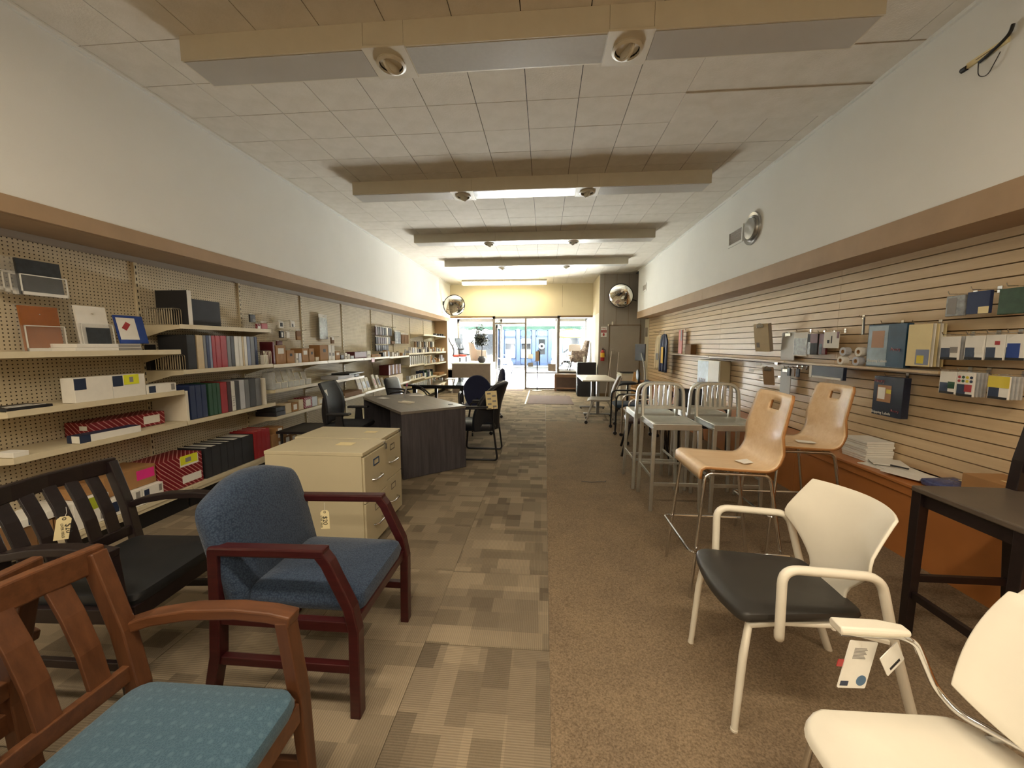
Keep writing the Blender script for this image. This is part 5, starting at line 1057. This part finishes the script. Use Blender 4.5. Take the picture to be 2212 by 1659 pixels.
for i, (y0, y1, z0, z1, s, ex) in enumerate([(2.675, 2.79, 1.345, 1.495, 'first small label pack right of the envelopes', ('pattern_print', .55, .95, .3, .55, 'ink_grey')), (2.535, 2.642, 1.35, 1.497, 'second small label pack with plain white sheet', ('white_print', .55, .95, .3, .55, 'paper_white')), (2.432, 2.528, 1.352, 1.5, 'third small label pack with red spot', ('red_spot', .5, .75, .6, .75, 'red_plastic')), (2.33, 2.428, 1.354, 1.5, 'fourth small label pack at the picture edge', ('blue_print', .1, .7, .1, .65, 'royal_blue')), (2.67, 2.772, 1.125, 1.268, 'lower label pack with green square', ('green_print', .55, .95, .25, .55, 'green_cloth')), (2.565, 2.665, 1.12, 1.27, 'lower label pack with coloured dots', ('red_print', .5, .9, .2, .5, 'red_plastic')), (2.385, 2.49, 1.128, 1.26, 'lower label pack with yellow sheet', ('yellow_print', .0, 1, .5, 1, 'yellow_print'))]):
    t = wpack(s + ' on the slat wall', y0, y1, z0, z1, 2.62, 'paper_white', LP + [ex], .01)
    if 'dots' in s:
        for k in range(8): mk('colour_dot', xf(cyl((0, 0, 0), .009, .001, 10, 'x'), (-.0065, .035-.023*(k % 4), .095+.024*(k // 4))), ['red_plastic', 'green_cloth', 'yellow_print', 'navy_print'][k % 4], t)
    for k in range(1, 4): wpack('spare label pack hanging behind the %s' % s.replace(' on the slat wall', '').split(' pack')[0] + ' pack, %s back' % ORD[k], y0, y1, z0, z1, 2.62+.022*k, 'clear_film', (), .01, hk=False)
wpack('grey printed film bag on the top slat wall hooks', 2.69, 2.80, 1.625, 1.755, 2.64, 'grey_film', [('dark_print', .1, .6, .1, .9, 'ink_grey')], .02)
wpack('navy film bag on the top slat wall hooks', 2.55, 2.675, 1.63, 1.765, 2.64, 'navy_cloth', [('tag_print', .55, 1, .0, .3, 'paper_cream')], .02)
wpack('dark green bag hanging at the right picture edge', 2.36, 2.50, 1.615, 1.76, 2.64, 'green_pack', (), .03)
wpack('white cord pack hanging nearest the clipboards', 4.15, 4.37, 1.325, 1.57, 2.66, 'paper_white', [('silver_print', .05, .95, .05, .75, 'grey_film')], .02)
wpack('maroon and black tie pack in clear film', 3.99, 4.14, 1.345, 1.55, 2.65, 'ink_black', [('red_print', .3, 1, .55, 1, 'maroon'), ('silver_print', .1, .35, 0, .6, 'grey_film')], .02)
wpack('second maroon tie pack in clear film beside the first', 3.885, 3.98, 1.35, 1.55, 2.655, 'maroon', [('silver_print', .1, .5, 0, .5, 'charcoal_plastic')], .02)
wpack('white card with small keys hanging beside the tie packs', 3.70, 3.89, 1.41, 1.56, 2.63, 'paper_white', [('key_print', .25, .4, .3, .5, 'ink_black'), ('key_print', .5, .56, .3, .75, 'ink_black'), ('brown_print', .86, 1, .6, 1, 'maroon')], .006)
t = E('tool_bundle', 'bundle of chrome dispenser rods hanging on a hook', 'tool', (2.66, 3.49, 1.525))
for i in range(6): mk('rod', tube([(-.02+.008*i, -.03+.012*i, .14), (-.035+.012*i, -.055+.02*i, 0)], .006, 6), 'chrome' if i % 2 else 'charcoal_plastic', t, sm=True)
hook(t, 0, .145, .03); t.children[-2].location.x = .085; t.children[-1].location.x = .085
def tape(label, y, z, mat, r=.038):
    t = E('tape_roll', label, 'tape roll', (2.655, y, z)); mk('roll', xf(lathe([(.018, -.024), (r, -.024), (r, .024), (.018, .024), (.018, -.024)], 22, False), ry=PI/2), mat, t, sm=True); mk('core', xf(lathe([(.0175, -.0245), (.0175, .0245), (.012, .0245), (.012, -.0245), (.0175, -.0245)], 16, False), ry=PI/2), 'cardboard', t, sm=True)
tape('left white tape roll standing on the near ledge', 3.67, 1.303, 'paper_white'); tape('right clear tape roll standing on the near ledge', 3.50, 1.303, 'lightgrey_cloth')
tape('upper left clear tape roll stacked on the ledge', 3.65, 1.382, 'lightgrey_cloth'); tape('upper right white tape roll stacked on the ledge', 3.48, 1.382, 'paper_white')
# clipboards and boards
def board(label, y0, y1, z0, z1, X, mat, lean=0, clip=True, name='clipboard', rz=0, cat='clipboard'):
    w = (y1-y0)/2; h = z1-z0; t = E(name, label, cat, (X, (y0+y1)/2, z0), rz)
    mk('board', xf(prism(rrect(-w, w, 0, h, .012, 3), -.003, .003, 'x'), ry=lean), mat, t, bev=.001)
    if clip: mk('clip', xf(J(box(-.014, -.003, -.045, .045, h-.045, h-.01), tube([(-.012, -.04, h-.01), (-.016, 0, h+.008), (-.012, .04, h-.01)], .004, 6)), ry=lean), 'silver_clip', t, bev=.002)
    return t
t = board('brown and pale clipboard box hanging angled on the slat wall', 4.75, 4.95, 1.36, 1.695, 2.60, 'beige_cloth', R(-10), rz=R(18)); mk('side_board', xf(box(.003, .05, -.1, -.09, 0, .33), ry=R(-10)), 'grey_paint', t); mk('bar_print', xf(box(-.0045, -.003, .03, .075, .05, .11), ry=R(-10)), 'ink_grey', t)
board('grey hardboard clipboard hanging flat behind the cord pack', 4.42, 4.66, 1.272, 1.58, 2.70, 'putty_grey')
t = board('small brown clipboard hanging tilted below the ledge', 4.53, 4.66, .985, 1.20, 2.56, 'tan_board', R(-12), rz=R(25)); 
board('grey hardboard clipboard hanging below the ledge by the plywood stool', 4.42, 4.60, .90, 1.185, 2.68, 'putty_grey')
wpack('dark navy covered clipboard box lying tilted below the ledge', 3.56, 3.99, 1.13, 1.243, 2.60, 'navy_pack', [('white_print', .0, .08, .0, 1, 'paper_white'), ('white_print', .1, .95, .0, .16, 'paper_white')], .03, hk=False)
for i, (y, z) in enumerate(((4.80, 1.215), (4.95, 1.135), (4.71, 1.06))):
    t = E('scanner_hook', '%s empty price hook with white strip below the ledge' % ('upper', 'middle', 'lower')[i], 'hook', (2.74, y-.0, z)); mk('rod', tube([(0, 0, 0), (-.2, 0, 0)], .003, 6), 'chrome', t); mk('price_strip', box(-.206, -.203, -.055, .055, -.018, .012), 'paper_white', t); mk('base_plate', box(-.008, .004, -.03, .03, -.01, .02), 'chrome', t)
for i in range(3): wpack('%s small dark hook card beside the tilted clipboard' % ('left', 'middle', 'right')[i], 4.25+.075*i, 4.30+.075*i, 1.105, 1.19, 2.66, ['charcoal_plastic', 'brown_trim', 'photo_dark'][i], (), .012)
t = E('light_box', 'putty coloured display case with pale glass front on the slat wall', 'display case', (2.66, 6.34, .80))
mk('case', J(box(-.07, 0.080, -.42, -.40, 0, .40), box(-.07, 0.080, .40, .42, 0, .40), box(-.07, 0.080, -.40, .40, .38, .40), box(-.07, 0.080, -.40, .40, 0, .02), box(.07, 0.080, -.40, .40, .02, .38)), 'cabinet_putty', t, bev=.003)
mk('glass_front', box(-.074, -.070, -.02, .40, .02, .38), 'sky_print', t); mk('front_board', box(-.076, -.070, -.40, -.025, .01, .39), 'cabinet_putty', t)
plain('pale_sheet', '#dbe6ea', .25); mk('side_sheet', box(-.066, .06, .4205, .4215, .02, .385), 'pale_sheet', t)
txt('lettering', '0-TOE', .10, 'maroon', t, (-.0775, .19, .06), (R(90), 0, R(-90)), .0006)
# far slat wall goods
carton('brown_box', 'brown box standing on the far ledge', 'box', 2.74, .1, 7.24, 7.52, 1.266, .18, 'cardboard_dark')
carton('acrylic_block', 'clear acrylic stand beside the brown box', 'stand', 2.74, .09, 7.56, 7.72, 1.266, .19, 'clear_acrylic')
plain('salmon', '#c4746a', .6); wpack('salmon pink folder hanging by the shirts', 7.74, 7.93, 1.27, 1.73, 2.66, 'salmon', [('dark_print', .6, 1, .55, 1, 'ink_grey')], .02)
def shirt(label, y, z0, z1, X, mat, w=.27, sheets=()):
    t = E('hanging_shirt', label, 'shirt', (X, y, 0)); n = 12
    def f_(u, v): z = z0+(z1-z0)*v; k = 1 if v < .82 else 1-.35*((v-.82)/.18); return (-.03*math.sin(u*PI*5)*(1-v*.6), (2*u-1)*w*k, z-.03*abs(2*u-1)*(v > .9))
    mk('cloth', grid(f_, 24, 14), mat, t, sm=180, solid=.02)
    mk('hanger', tube([(-.01, -w*.6, z1-.03), (0, 0, z1+.03), (0, 0, z1+.07), (.05, 0, z1+.07)], .004, 6), 'paper_white', t)
    for s in sheets: mk(s[0], grid(lambda u, v: (-.045-.01*math.sin(u*6), s[1]+(s[2]-s[1])*u, s[3]+(s[4]-s[3])*v), 6, 6), s[5], t, solid=.004)
    mk('face_bar', tube([(XS-X, 0, z1+.06), (-.1, 0, z1+.06)], .006, 6), 'chrome', t)
shirt('navy school shirt with gold print hanging on the slat wall', 8.55, .86, 1.68, 2.56, 'navy_cloth', .24, [('gold_print', -.1, .06, 1.05, 1.4, 'yellow_label')])
shirt('cream shirt with dark print hanging behind the navy one', 9.15, .88, 1.66, 2.62, 'beige_cloth', .22, [('dark_print', -.15, .05, 1.1, 1.25, 'ink_grey')])
# things lying on the platform
for i in range(9): carton('paper_stack', '%s white pad of the stack on the platform, counted from the bottom' % ['first', 'second', 'third', 'fourth', 'fifth', 'sixth', 'seventh', 'eighth', 'ninth'][i], 'paper pad', 2.73-.004*(i % 3), .20, 3.17+.006*(i % 2), 3.42, .521+.018*i, .017, 'paper_white', group='pads stacked on the platform')
for i, (x, y, a, l) in enumerate([(2.57, 3.04, 12, .26), (2.60, 2.93, -8, .24), (2.55, 2.84, 20, .22), (2.62, 3.10, -25, .2)]): mk('paper_sheaf', box(-.10, .10, -l/2, l/2, 0, .006), 'paper_white', None, (x, y, .522+.0075*i), (0, 0, R(a)), label='%s loose white paper sheaf spread on the platform' % ['lowest', 'second', 'third', 'topmost'][i], cat='paper', group='loose sheaves on the platform')
mk('marker_pen', xf(cyl((0, 0, 0), .006, .10, 8, 'y'), rz=.5), 'charcoal_plastic', None, (2.60, 2.9, .558), sm=True, label='dark marker pen lying on the loose sheaves', cat='pen')
t = E('film_package', 'crumpled blue plastic wrapped package on the platform', 'package', (2.60, 2.60, .5215)); plain('blue_film', '#4a5380', .15, var=.35, scale=40)
mk('wrap', pad(rrect(-.12, .12, -.10, .10, .03), 0, .05, .02, .012, lambda x, y, z: (x, y, max(0, z+.008*math.sin(x*60)*math.sin(y*50)*(z > .02)))), 'blue_film', t, sm=True); mk('paper_label', xf(box(-.02, .02, -.015, .015, .0, .001), (.03, -.03, .069)), 'paper_cream', t)
t = carton('label_carton', 'brown carton with white diamond label on the platform', 'box', 2.725, .22, 2.13, 2.46, .5215, .155, 'cardboard', [('tape_strip', 't', .2, .6, .3, .36, 'paper_cream')])
mk('white_label', xf(box(-.112, -.1105, -.035, .035, -.025, .025), (0, .05, .055), rx=R(20)), 'paper_white', t)
carton('tan_block', 'plain tan block at the front edge of the platform', 'box', 2.50, .08, 2.34, 2.47, .5215, .05, 'tan_board')
# ---------------------------------------------------------------- shop front: plinth, display chairs, plant
plain('plinth_grey', '#8d7f73', .7); plain('beige_fabric', '#9b8f84', .85, var=.1, scale=40); plain('red_seat', '#b03a2c', .6)
t = E('display_plinth', 'grey brown display plinth with white side before the left shop window', 'plinth', (-2.17, 11.82, 0))
mk('front_panel', box(-.58, .56, -.52, -.50, .005, .87), 'plinth_grey', t); mk('body', box(-.58, .58, -.50, .52, .005, .87), 'plaster_white', t); mk('top_board', box(-.60, .60, -.53, .53, .87, .895), 'plaster_white', t, bev=.003)
t = E('potted_tree', 'small dark leaved tree in a grey pot on the display plinth', 'plant', (-1.90, 11.62, .896))
mk('pot', lathe([(.055, 0), (.10, .03), (.125, .09), (.115, .15), (.085, .175), (.09, .195), (.10, .2), (.085, .19), (.05, .185), (.001, .185)], 20), plain('pot_grey', '#4d4b50', .5), t, sm=True)
plain('bark', '#4a3c30', .8); plain('leaf_dark', '#2c3326', .6, var=.3)
rt = random.Random(5); br_ = [tube([(0, 0, .18), (.01, .01, .45), (-.005, 0, .65)], .012, 6)]; lv = []
for i in range(44):
    a = rt.uniform(0, 2*PI); e = rt.uniform(.1, 1.4); L = rt.uniform(.15, .38); b = Vector((-.005, 0, rt.uniform(.50, .72))); d = Vector((math.cos(a)*math.cos(e), math.sin(a)*math.cos(e), math.sin(e)*1.2)); tip = b+d*L
    br_.append(tube([tuple(b), tuple(b+d*L*.5+Vector((0, 0, .02))), tuple(tip)], .004, 5))
    for k in range(22):
        p = b+d*L*rt.uniform(.35, 1.1)+Vector((rt.gauss(0, .035), rt.gauss(0, .035), rt.gauss(0, .035)))
        lv.append(xf(([(-.005, 0, 0), (.02, -.019, .005), (.065, 0, 0), (.02, .019, .005)], [(0, 1, 2, 3)]), tuple(p), rt.uniform(0, 6.3), rt.uniform(-1, 1), rt.uniform(-.6, .6)))
mk('trunk', J(*br_), 'bark', t, sm=True); mk('leaves', J(*lv), 'leaf_dark', t, kind='stuff')
def disp_office_chair(label, loc, rz, seat, back):
    t = E('display_office_chair', label, 'chair', loc, rz); castor_base(t, 'steel', .26)
    mk('seat', pad(rrect(-.22, .24, -.22, .22, .08), .43, .49, .025, .015), seat, t, sm=True)
    mk('backrest', grid(lambda u, v: (-.22+.05*math.sin(PI*v*1.6)-.09*v, (2*u-1)*(.17+.03*math.sin(PI*v)), .46+.60*v), 8, 14), back, t, sm=180, solid=.03)
    mk('back_spine', tube(fil([(-.05, 0, .42), (-.24, 0, .42), (-.27, 0, .6), (-.21, 0, .85)], .1, 5), .02, 8), 'steel', t, sm=True)
    for s in (-1, 1): mk('arm', J(tube([(-.02, s*.25, .46), (0, s*.27, .66)], .014, 6), box(-.10, .12, s*.27-.03, s*.27+.03, .66, .685)), 'charcoal_plastic', t)
disp_office_chair('mesh back office chair with red seat in the left shop window', (-2.84, 12.82, .622), R(10), 'red_seat', 'charcoal_plastic')
disp_office_chair('dark office chair behind the red seated one in the shop window', (-2.86, 13.95, .622), R(-20), 'charcoal_plastic', 'charcoal_plastic')
def tub(label, loc, rz, mat, wing=False):
    t = E('tub_chair' if not wing else 'wing_chair', label, 'chair', loc, rz)
    mk('seat', pad(rrect(-.22, .26, -.24, .24, .08), .28, .46, .05, .02), mat, t, sm=True)
    def f_(u, v):
        a = (u-.5)*PI*1.15; r = .30; q_ = min(1, max(0, (abs(u-.5)*2-.34)/.22)); q_ = q_*q_*(3-2*q_); H = (.92 if not wing else .99) - (.28 if not wing else .35)*q_
        x, y = -r*math.cos(a)*.9-.02+(.10*abs(2*u-1)**2), r*math.sin(a); z = .26+(H-.26)*v
        return (x-.10*v*(1-abs(2*u-1)), y, z)
    mk('backrest', grid(f_, 20, 8), mat, t, sm=180, solid=.06, bev=.015)
    for x in (-.2, .22):
        for s in (-.2, .2):
            if wing: mk('leg', tube([(x*1.25, s*1.1, 0), (x*1.05, s, .16), (x, s, .30)], .022, 8, scales=[.8, .8, 1.2]), 'espresso', t, sm=True)
            else: mk('leg', tube([(x*1.1, s*1.1, 0), (x, s, .30)], .014, 8), 'steel', t, sm=True)
tub('beige upholstered tub chair in the left shop window', (-2.28, 13.5, .622), R(25), 'beige_fabric')
m = N('brown_pattern'); v = m.n('ShaderNodeTexVoronoi'); v.inputs['Scale'].default_value = 14; m.l(m.co(), v.inputs['Vector']); m.base(m.ramp(v.outputs['Distance'], '#8a7868', '#5a4a3e', .2, .6)); m.fin(.85)
tub('brown patterned wing chair with carved legs in the right shop window', (1.08, 12.98, .602), R(185), 'brown_pattern', True)
tube_chair('wooden_side_chair', 'dark wooden side chair behind the wing chair in the shop window', (1.0, 13.9, .602), R(100), 'beige_fabric', 'espresso', False)
t = E('storage_bench', 'dark brown wooden bench box below the right shop window', 'bench', (.70, 12.12, 0)); plain('bench_wood', '#5a463c', .5, var=.1)
mk('panel', box(-.33, .33, -.16, .17, .07, .50), 'bench_wood', t); mk('top_board', box(-.38, .38, -.19, .19, .50, .54), plain('bench_top', '#8a6a52', .45), t, bev=.004)
mk('frame', J(*[box(x-.03, x+.03, y-.02, y+.02, 0, .50) for x in (-.35, .35) for y in (-.165, .165)], box(-.32, .32, -.175, -.155, .07, .12), box(-.32, .32, -.175, -.155, .44, .50)), 'bench_top', t, bev=.003)
t = E('black_file_cabinet', 'tall black file cabinet before the white side panel', 'cabinet', (1.18, 10.98, 0)); plain('cabinet_black', '#20222b', .45)
mk('body', box(-.25, .25, -.19, .19, .01, .955), 'cabinet_black', t, bev=.004)
for z in (.03, .34, .645): d = mk('drawer', box(-.262, -.25, -.18, .18, z, z+.29), 'cabinet_black', t); mk('pull', box(-.285, -.262, -.05, .05, z+.16, z+.185), 'chrome', d)
mk('candle', lathe([(.03, 0), (.03, .15), (.026, .16), (.001, .16)], 14), 'paper_white', None, (1.12, 10.95, .9565), sm=True, label='white pillar candle standing on the black file cabinet', cat='candle')
t = E('sanitizer_stand', 'hand sanitizer stand on a thin black post by the glass pane', 'stand', (-.22, 12.08, 0))
mk('foot_plate', lathe([(.16, .004), (.16, .012), (.02, .018)], 24), 'paper_white', t, sm=True); mk('post', tube([(0, 0, .012), (0, 0, .95)], .016, 10), 'black_metal', t, sm=True)
b = mk('dispenser', prism(rrect(-.06, .05, .93, 1.24, .02), -.06, .05, 'y'), 'tan_board', t, bev=.006); mk('drip_tray', box(-.08, -.05, -.05, .04, .92, .95), 'charcoal_plastic', b); mk('back_plate', prism([(.05, .80), (.085, .82), (.09, 1.22), (.05, 1.27), (.0, 1.28), (.0, 1.24), (.05, 1.22)], -.05, .05, 'y'), 'black_plastic', b)
# window lettering and stickers
mk('sticker', box(-.52, -.36, 12.398, 12.4045, .74, .87), 'ink_grey', label='grey notice sticker low on the fixed glass pane', cat='sticker')
mk('sticker', box(-.52, -.37, 12.398, 12.4045, 1.0, 1.15), 'paper_white', label='upper white notice sticker on the fixed glass pane', cat='sticker')
mk('door_box', box(.12, .36, 12.30, 12.38, .60, .84), 'plinth_grey', label='small grey box stuck low at the right of the fixed pane', cat='box')
t = E('window_lettering', 'mirrored shop name lettering with yellow swoosh on right shop window', 'lettering', (.93, 14.515, 1.80))
txt('letters', 'OffiSource', .15, 'ink_grey', t, (0, 0, 0), (R(90), 0, 0), .002, mirror=True)
mk('swoosh', prism([(-.42, -.09), (.42, -.10), (.42, -.06), (-.42, -.045)], -.002, .002, 'y'), 'yellow_label', t)
mk('swoosh', J(*[prism([(-.42+.07*i, .10+.10*math.sin(.26*i)), (-.35+.07*i, .10+.10*math.sin(.26*(i+1))), (-.35+.07*i, .13+.10*math.sin(.26*(i+1))), (-.42+.07*i, .13+.10*math.sin(.26*i))], -.002, .002, 'y') for i in range(12)]), 'yellow_label', t)
# ---------------------------------------------------------------- the street
mk('sidewalk', box(-16, 16, 14.6, 18.0, -.10, -.02), 'concrete', kind='structure')
mk('street', box(-30, 30, 18.0, 26.0, -.25, -.13), 'asphalt', kind='structure')
mk('sidewalk', box(-30, 30, 26.0, 28.4, -.20, -.05), 'asphalt', kind='structure')
t = E('awning', 'green scalloped fabric awning over the shop front', 'awning', (0, 0, 0))
n = 34; vv = []; ff = []
for i in range(n*6+1):
    x = -4.2+7.6*i/(n*6); vv += [(x, 15.7, 2.09-.05*abs(math.sin(PI*i/12))), (x, 15.7, 2.21), (x, 14.62, 2.95)]
for i in range(n*6): a = 3*i; ff += [(a, a+3, a+4, a+1), (a+1, a+4, a+5, a+2)]
mk('canopy', (vv, ff), 'awning_green', t); mk('frame_bar', tube([(-4.2, 15.68, 2.21), (3.4, 15.68, 2.21)], .015, 6), 'steel', t); 
for x in (-4.1, -.5, 3.3): mk('frame_arm', tube([(x, 15.68, 2.21), (x, 14.6, 2.4)], .012, 6), 'steel', t)
def bwin(t, x0, x1, z0, z1, y=28.38, pane='dark_pane', fm='storefront_trim', w=.06):
    f = mk('window', J(box(x0, x0+w, y-.05, y+.02, z0, z1), box(x1-w, x1, y-.05, y+.02, z0, z1), box(x0, x1, y-.05, y+.02, z1-w, z1), box(x0, x1, y-.05, y+.02, z0, z0+w)), fm, t); mk('pane', box(x0+w, x1-w, y-.02, y, z0+w, z1-w), pane, f); return f
t = E('blue_storefront', 'blue painted storefront across the street', 'building', (0, 0, 0))
mk('wall', box(-3.15, .55, 28.4, 28.8, -.05, 3.3), 'storefront_blue', t)
for x in (-3.1, -1.92, -.78, .40): p = mk('pilaster', box(x-.13, x+.13, 28.28, 28.4, -.05, 3.2), 'storefront_trim', t); mk('pilaster_base', box(x-.17, x+.17, 28.25, 28.4, -.05, .25), 'storefront_blue', p)
mk('cornice', box(-3.25, .65, 28.2, 28.4, 3.0, 3.3), 'storefront_trim', t)
for x0, x1 in ((-2.92, -2.10), (-1.74, -.96)):
    bwin(t, x0, x1, 2.05, 2.5, pane='sky_print' if x0 < -2 else 'teal_sign'); bwin(t, x0, x1, .45, 1.95); mk('blind', box(x0+.06, x1-.06, 28.33, 28.35, 1.55, 1.88), 'paper_white', t); mk('bulletin', box(x0+.06, x1-.06, 28.33, 28.35, .5, 1.1), 'paper_white', t); mk('panel', box(x0, x1, 28.34, 28.4, .05, .38), 'storefront_trim', t)
d = mk('entry_door', box(-.6, .22, 28.33, 28.4, -.05, 2.0), 'storefront_trim', t); mk('pane', box(-.42, .04, 28.31, 28.33, .75, 1.85), 'dark_pane', d); mk('wreath', xf(tube(arcp((0, 0, 0), .16, 0, 2*PI, 16, 'y')[:-1], .06, 6, True), (-.2, 28.28, 1.35)), 'paper_white', d)
bwin(t, -.62, .24, 2.05, 2.5, pane='storefront_blue'); txt('house_number', '1333', .34, 'paper_white', t, (-.19, 28.34, 2.27), (R(90), 0, 0), .004); txt('sign_lettering', 'Alley', .2, 'paper_white', t, (-2.5, 28.34, 2.28), (R(90), 0, 0), .004)
t = E('white_building', 'pale building left of the blue storefront', 'building', (0, 0, 0)); mk('wall', box(-16, -3.32, 28.4, 29, -.05, 3.3), 'plaster_white', t)
for x in (-5.2, -7.6, -10): bwin(t, x, x+1.6, .6, 2.3, fm='plaster_white')
t = E('yellow_building', 'pale yellow building right of the blue storefront', 'building', (0, 0, 0)); mk('wall', box(.75, 16, 28.4, 29, -.05, 3.3), 'plaster_white', t); mk('sign_band', box(.9, 8, 28.3, 28.4, 2.3, 2.7), 'plaster_yellow', t)
for x in (1.3, 3.2, 5.4): bwin(t, x, x+1.2, .4, 2.0, fm='storefront_trim')
# parked car and motorcycle
t = E('parked_car', 'white car parked across the street, red tail light showing', 'car', (2.6, 24.4, -.13)); plain('car_white', '#d6d6d4', .25, coat=.5)
prof = [(-2.1, .35), (-2.12, .75), (-1.9, .95), (-1.35, 1.02), (-.75, 1.42), (.55, 1.44), (1.15, 1.0), (1.9, .88), (2.1, .7), (2.1, .35)]
mk('body', prism([(a, b) for a, b in prof], -.82, .82, 'y'), 'car_white', t, bev=.06); mk('side_glass', prism([(-1.15, 1.02), (-.7, 1.34), (.5, 1.36), (.98, 1.02)], -.83, .83, 'y'), 'dark_pane', t)
for x in (-1.3, 1.3):
    for s in (-.72, .72): w_ = mk('wheel', cyl((x, s-.1, .32), .32, .2, 20, 'y'), 'charcoal_plastic', t, sm=True); mk('hub', cyl((x, s-.11 if s < 0 else s+.09, .32), .18, .02, 14, 'y'), 'steel', w_)
mk('tail_light', box(-2.13, -1.75, -.835, -.60, .78, .92), 'red_plastic', t, bev=.01); mk('bumper', box(-2.16, -2.05, -.8, .8, .35, .55), 'car_white', t, bev=.02)
t = E('motorcycle', 'motorcycle parked at the kerb outside the open door', 'motorcycle', (-1.75, 17.2, -.02), R(75))
for x in (-.65, .65): w_ = mk('wheel', xf(tube(arcp((0, 0, 0), .27, 0, 2*PI, 24, 'y')[:-1], .05, 8, True), (x, 0, .32)), 'black_plastic', t, sm=True); mk('spokes', J(*[tube([(x, 0, .32), (x+.27*math.cos(k*PI/5), 0, .32+.27*math.sin(k*PI/5))], .006, 5) for k in range(10)]), 'chrome', w_)
mk('engine', J(cyl((-.12, -.12, .38), .14, .24, 12, 'y'), box(-.25, .2, -.1, .1, .3, .55)), 'steel', t); mk('tank', pad(rrect(-.2, .35, -.13, .13, .1), .62, .84, .08, .02), 'car_white', t, sm=True); mk('saddle', pad(rrect(-.75, -.15, -.13, .13, .1), .66, .76, .04, .01), 'black_leather', t, sm=True)
mk('fork', J(tube([(.65, -.08, .32), (.42, -.08, .95)], .018, 6), tube([(.65, .08, .32), (.42, .08, .95)], .018, 6)), 'chrome', t); mk('handlebar', tube([(.25, -.36, 1.02), (.42, -.2, 1.0), (.42, .2, 1.0), (.25, .36, 1.02)], .014, 6), 'chrome', t); mk('headlight', ball((.55, 0, .88), .09), 'chrome', t, sm=True); mk('fender', J(tube(arcp((-.65, 0, .32), .36, .4, 2.6, 10, 'y'), .04, 6), tube(arcp((.65, 0, .32), .36, .6, 2.2, 10, 'y'), .04, 6)), 'car_white', t, sm=True); mk('exhaust', tube([(0, -.14, .3), (-.4, -.16, .26), (-.85, -.16, .32)], .04, 8), 'chrome', t, sm=True)
# ---------------------------------------------------------------- look-alikes: say which one, counted from the camera
ORDW = 'first second third fourth fifth sixth seventh eighth ninth tenth eleventh twelfth thirteenth fourteenth fifteenth sixteenth seventeenth eighteenth nineteenth twentieth twenty-first twenty-second twenty-third twenty-fourth twenty-fifth twenty-sixth twenty-seventh twenty-eighth twenty-ninth thirtieth'.split()
same = {}
for o in bpy.data.objects:
    if o.parent is None and o.get('label') and not o.get('kind'): same.setdefault(o['label'], []).append(o)
for lab, os_ in same.items():
    if len(os_) > 1:
        os_.sort(key=lambda o: o.location.y if o.location.length > .01 else 0)
        for i, o in enumerate(os_): o['label'] = ORDW[i] + ' nearest ' + lab
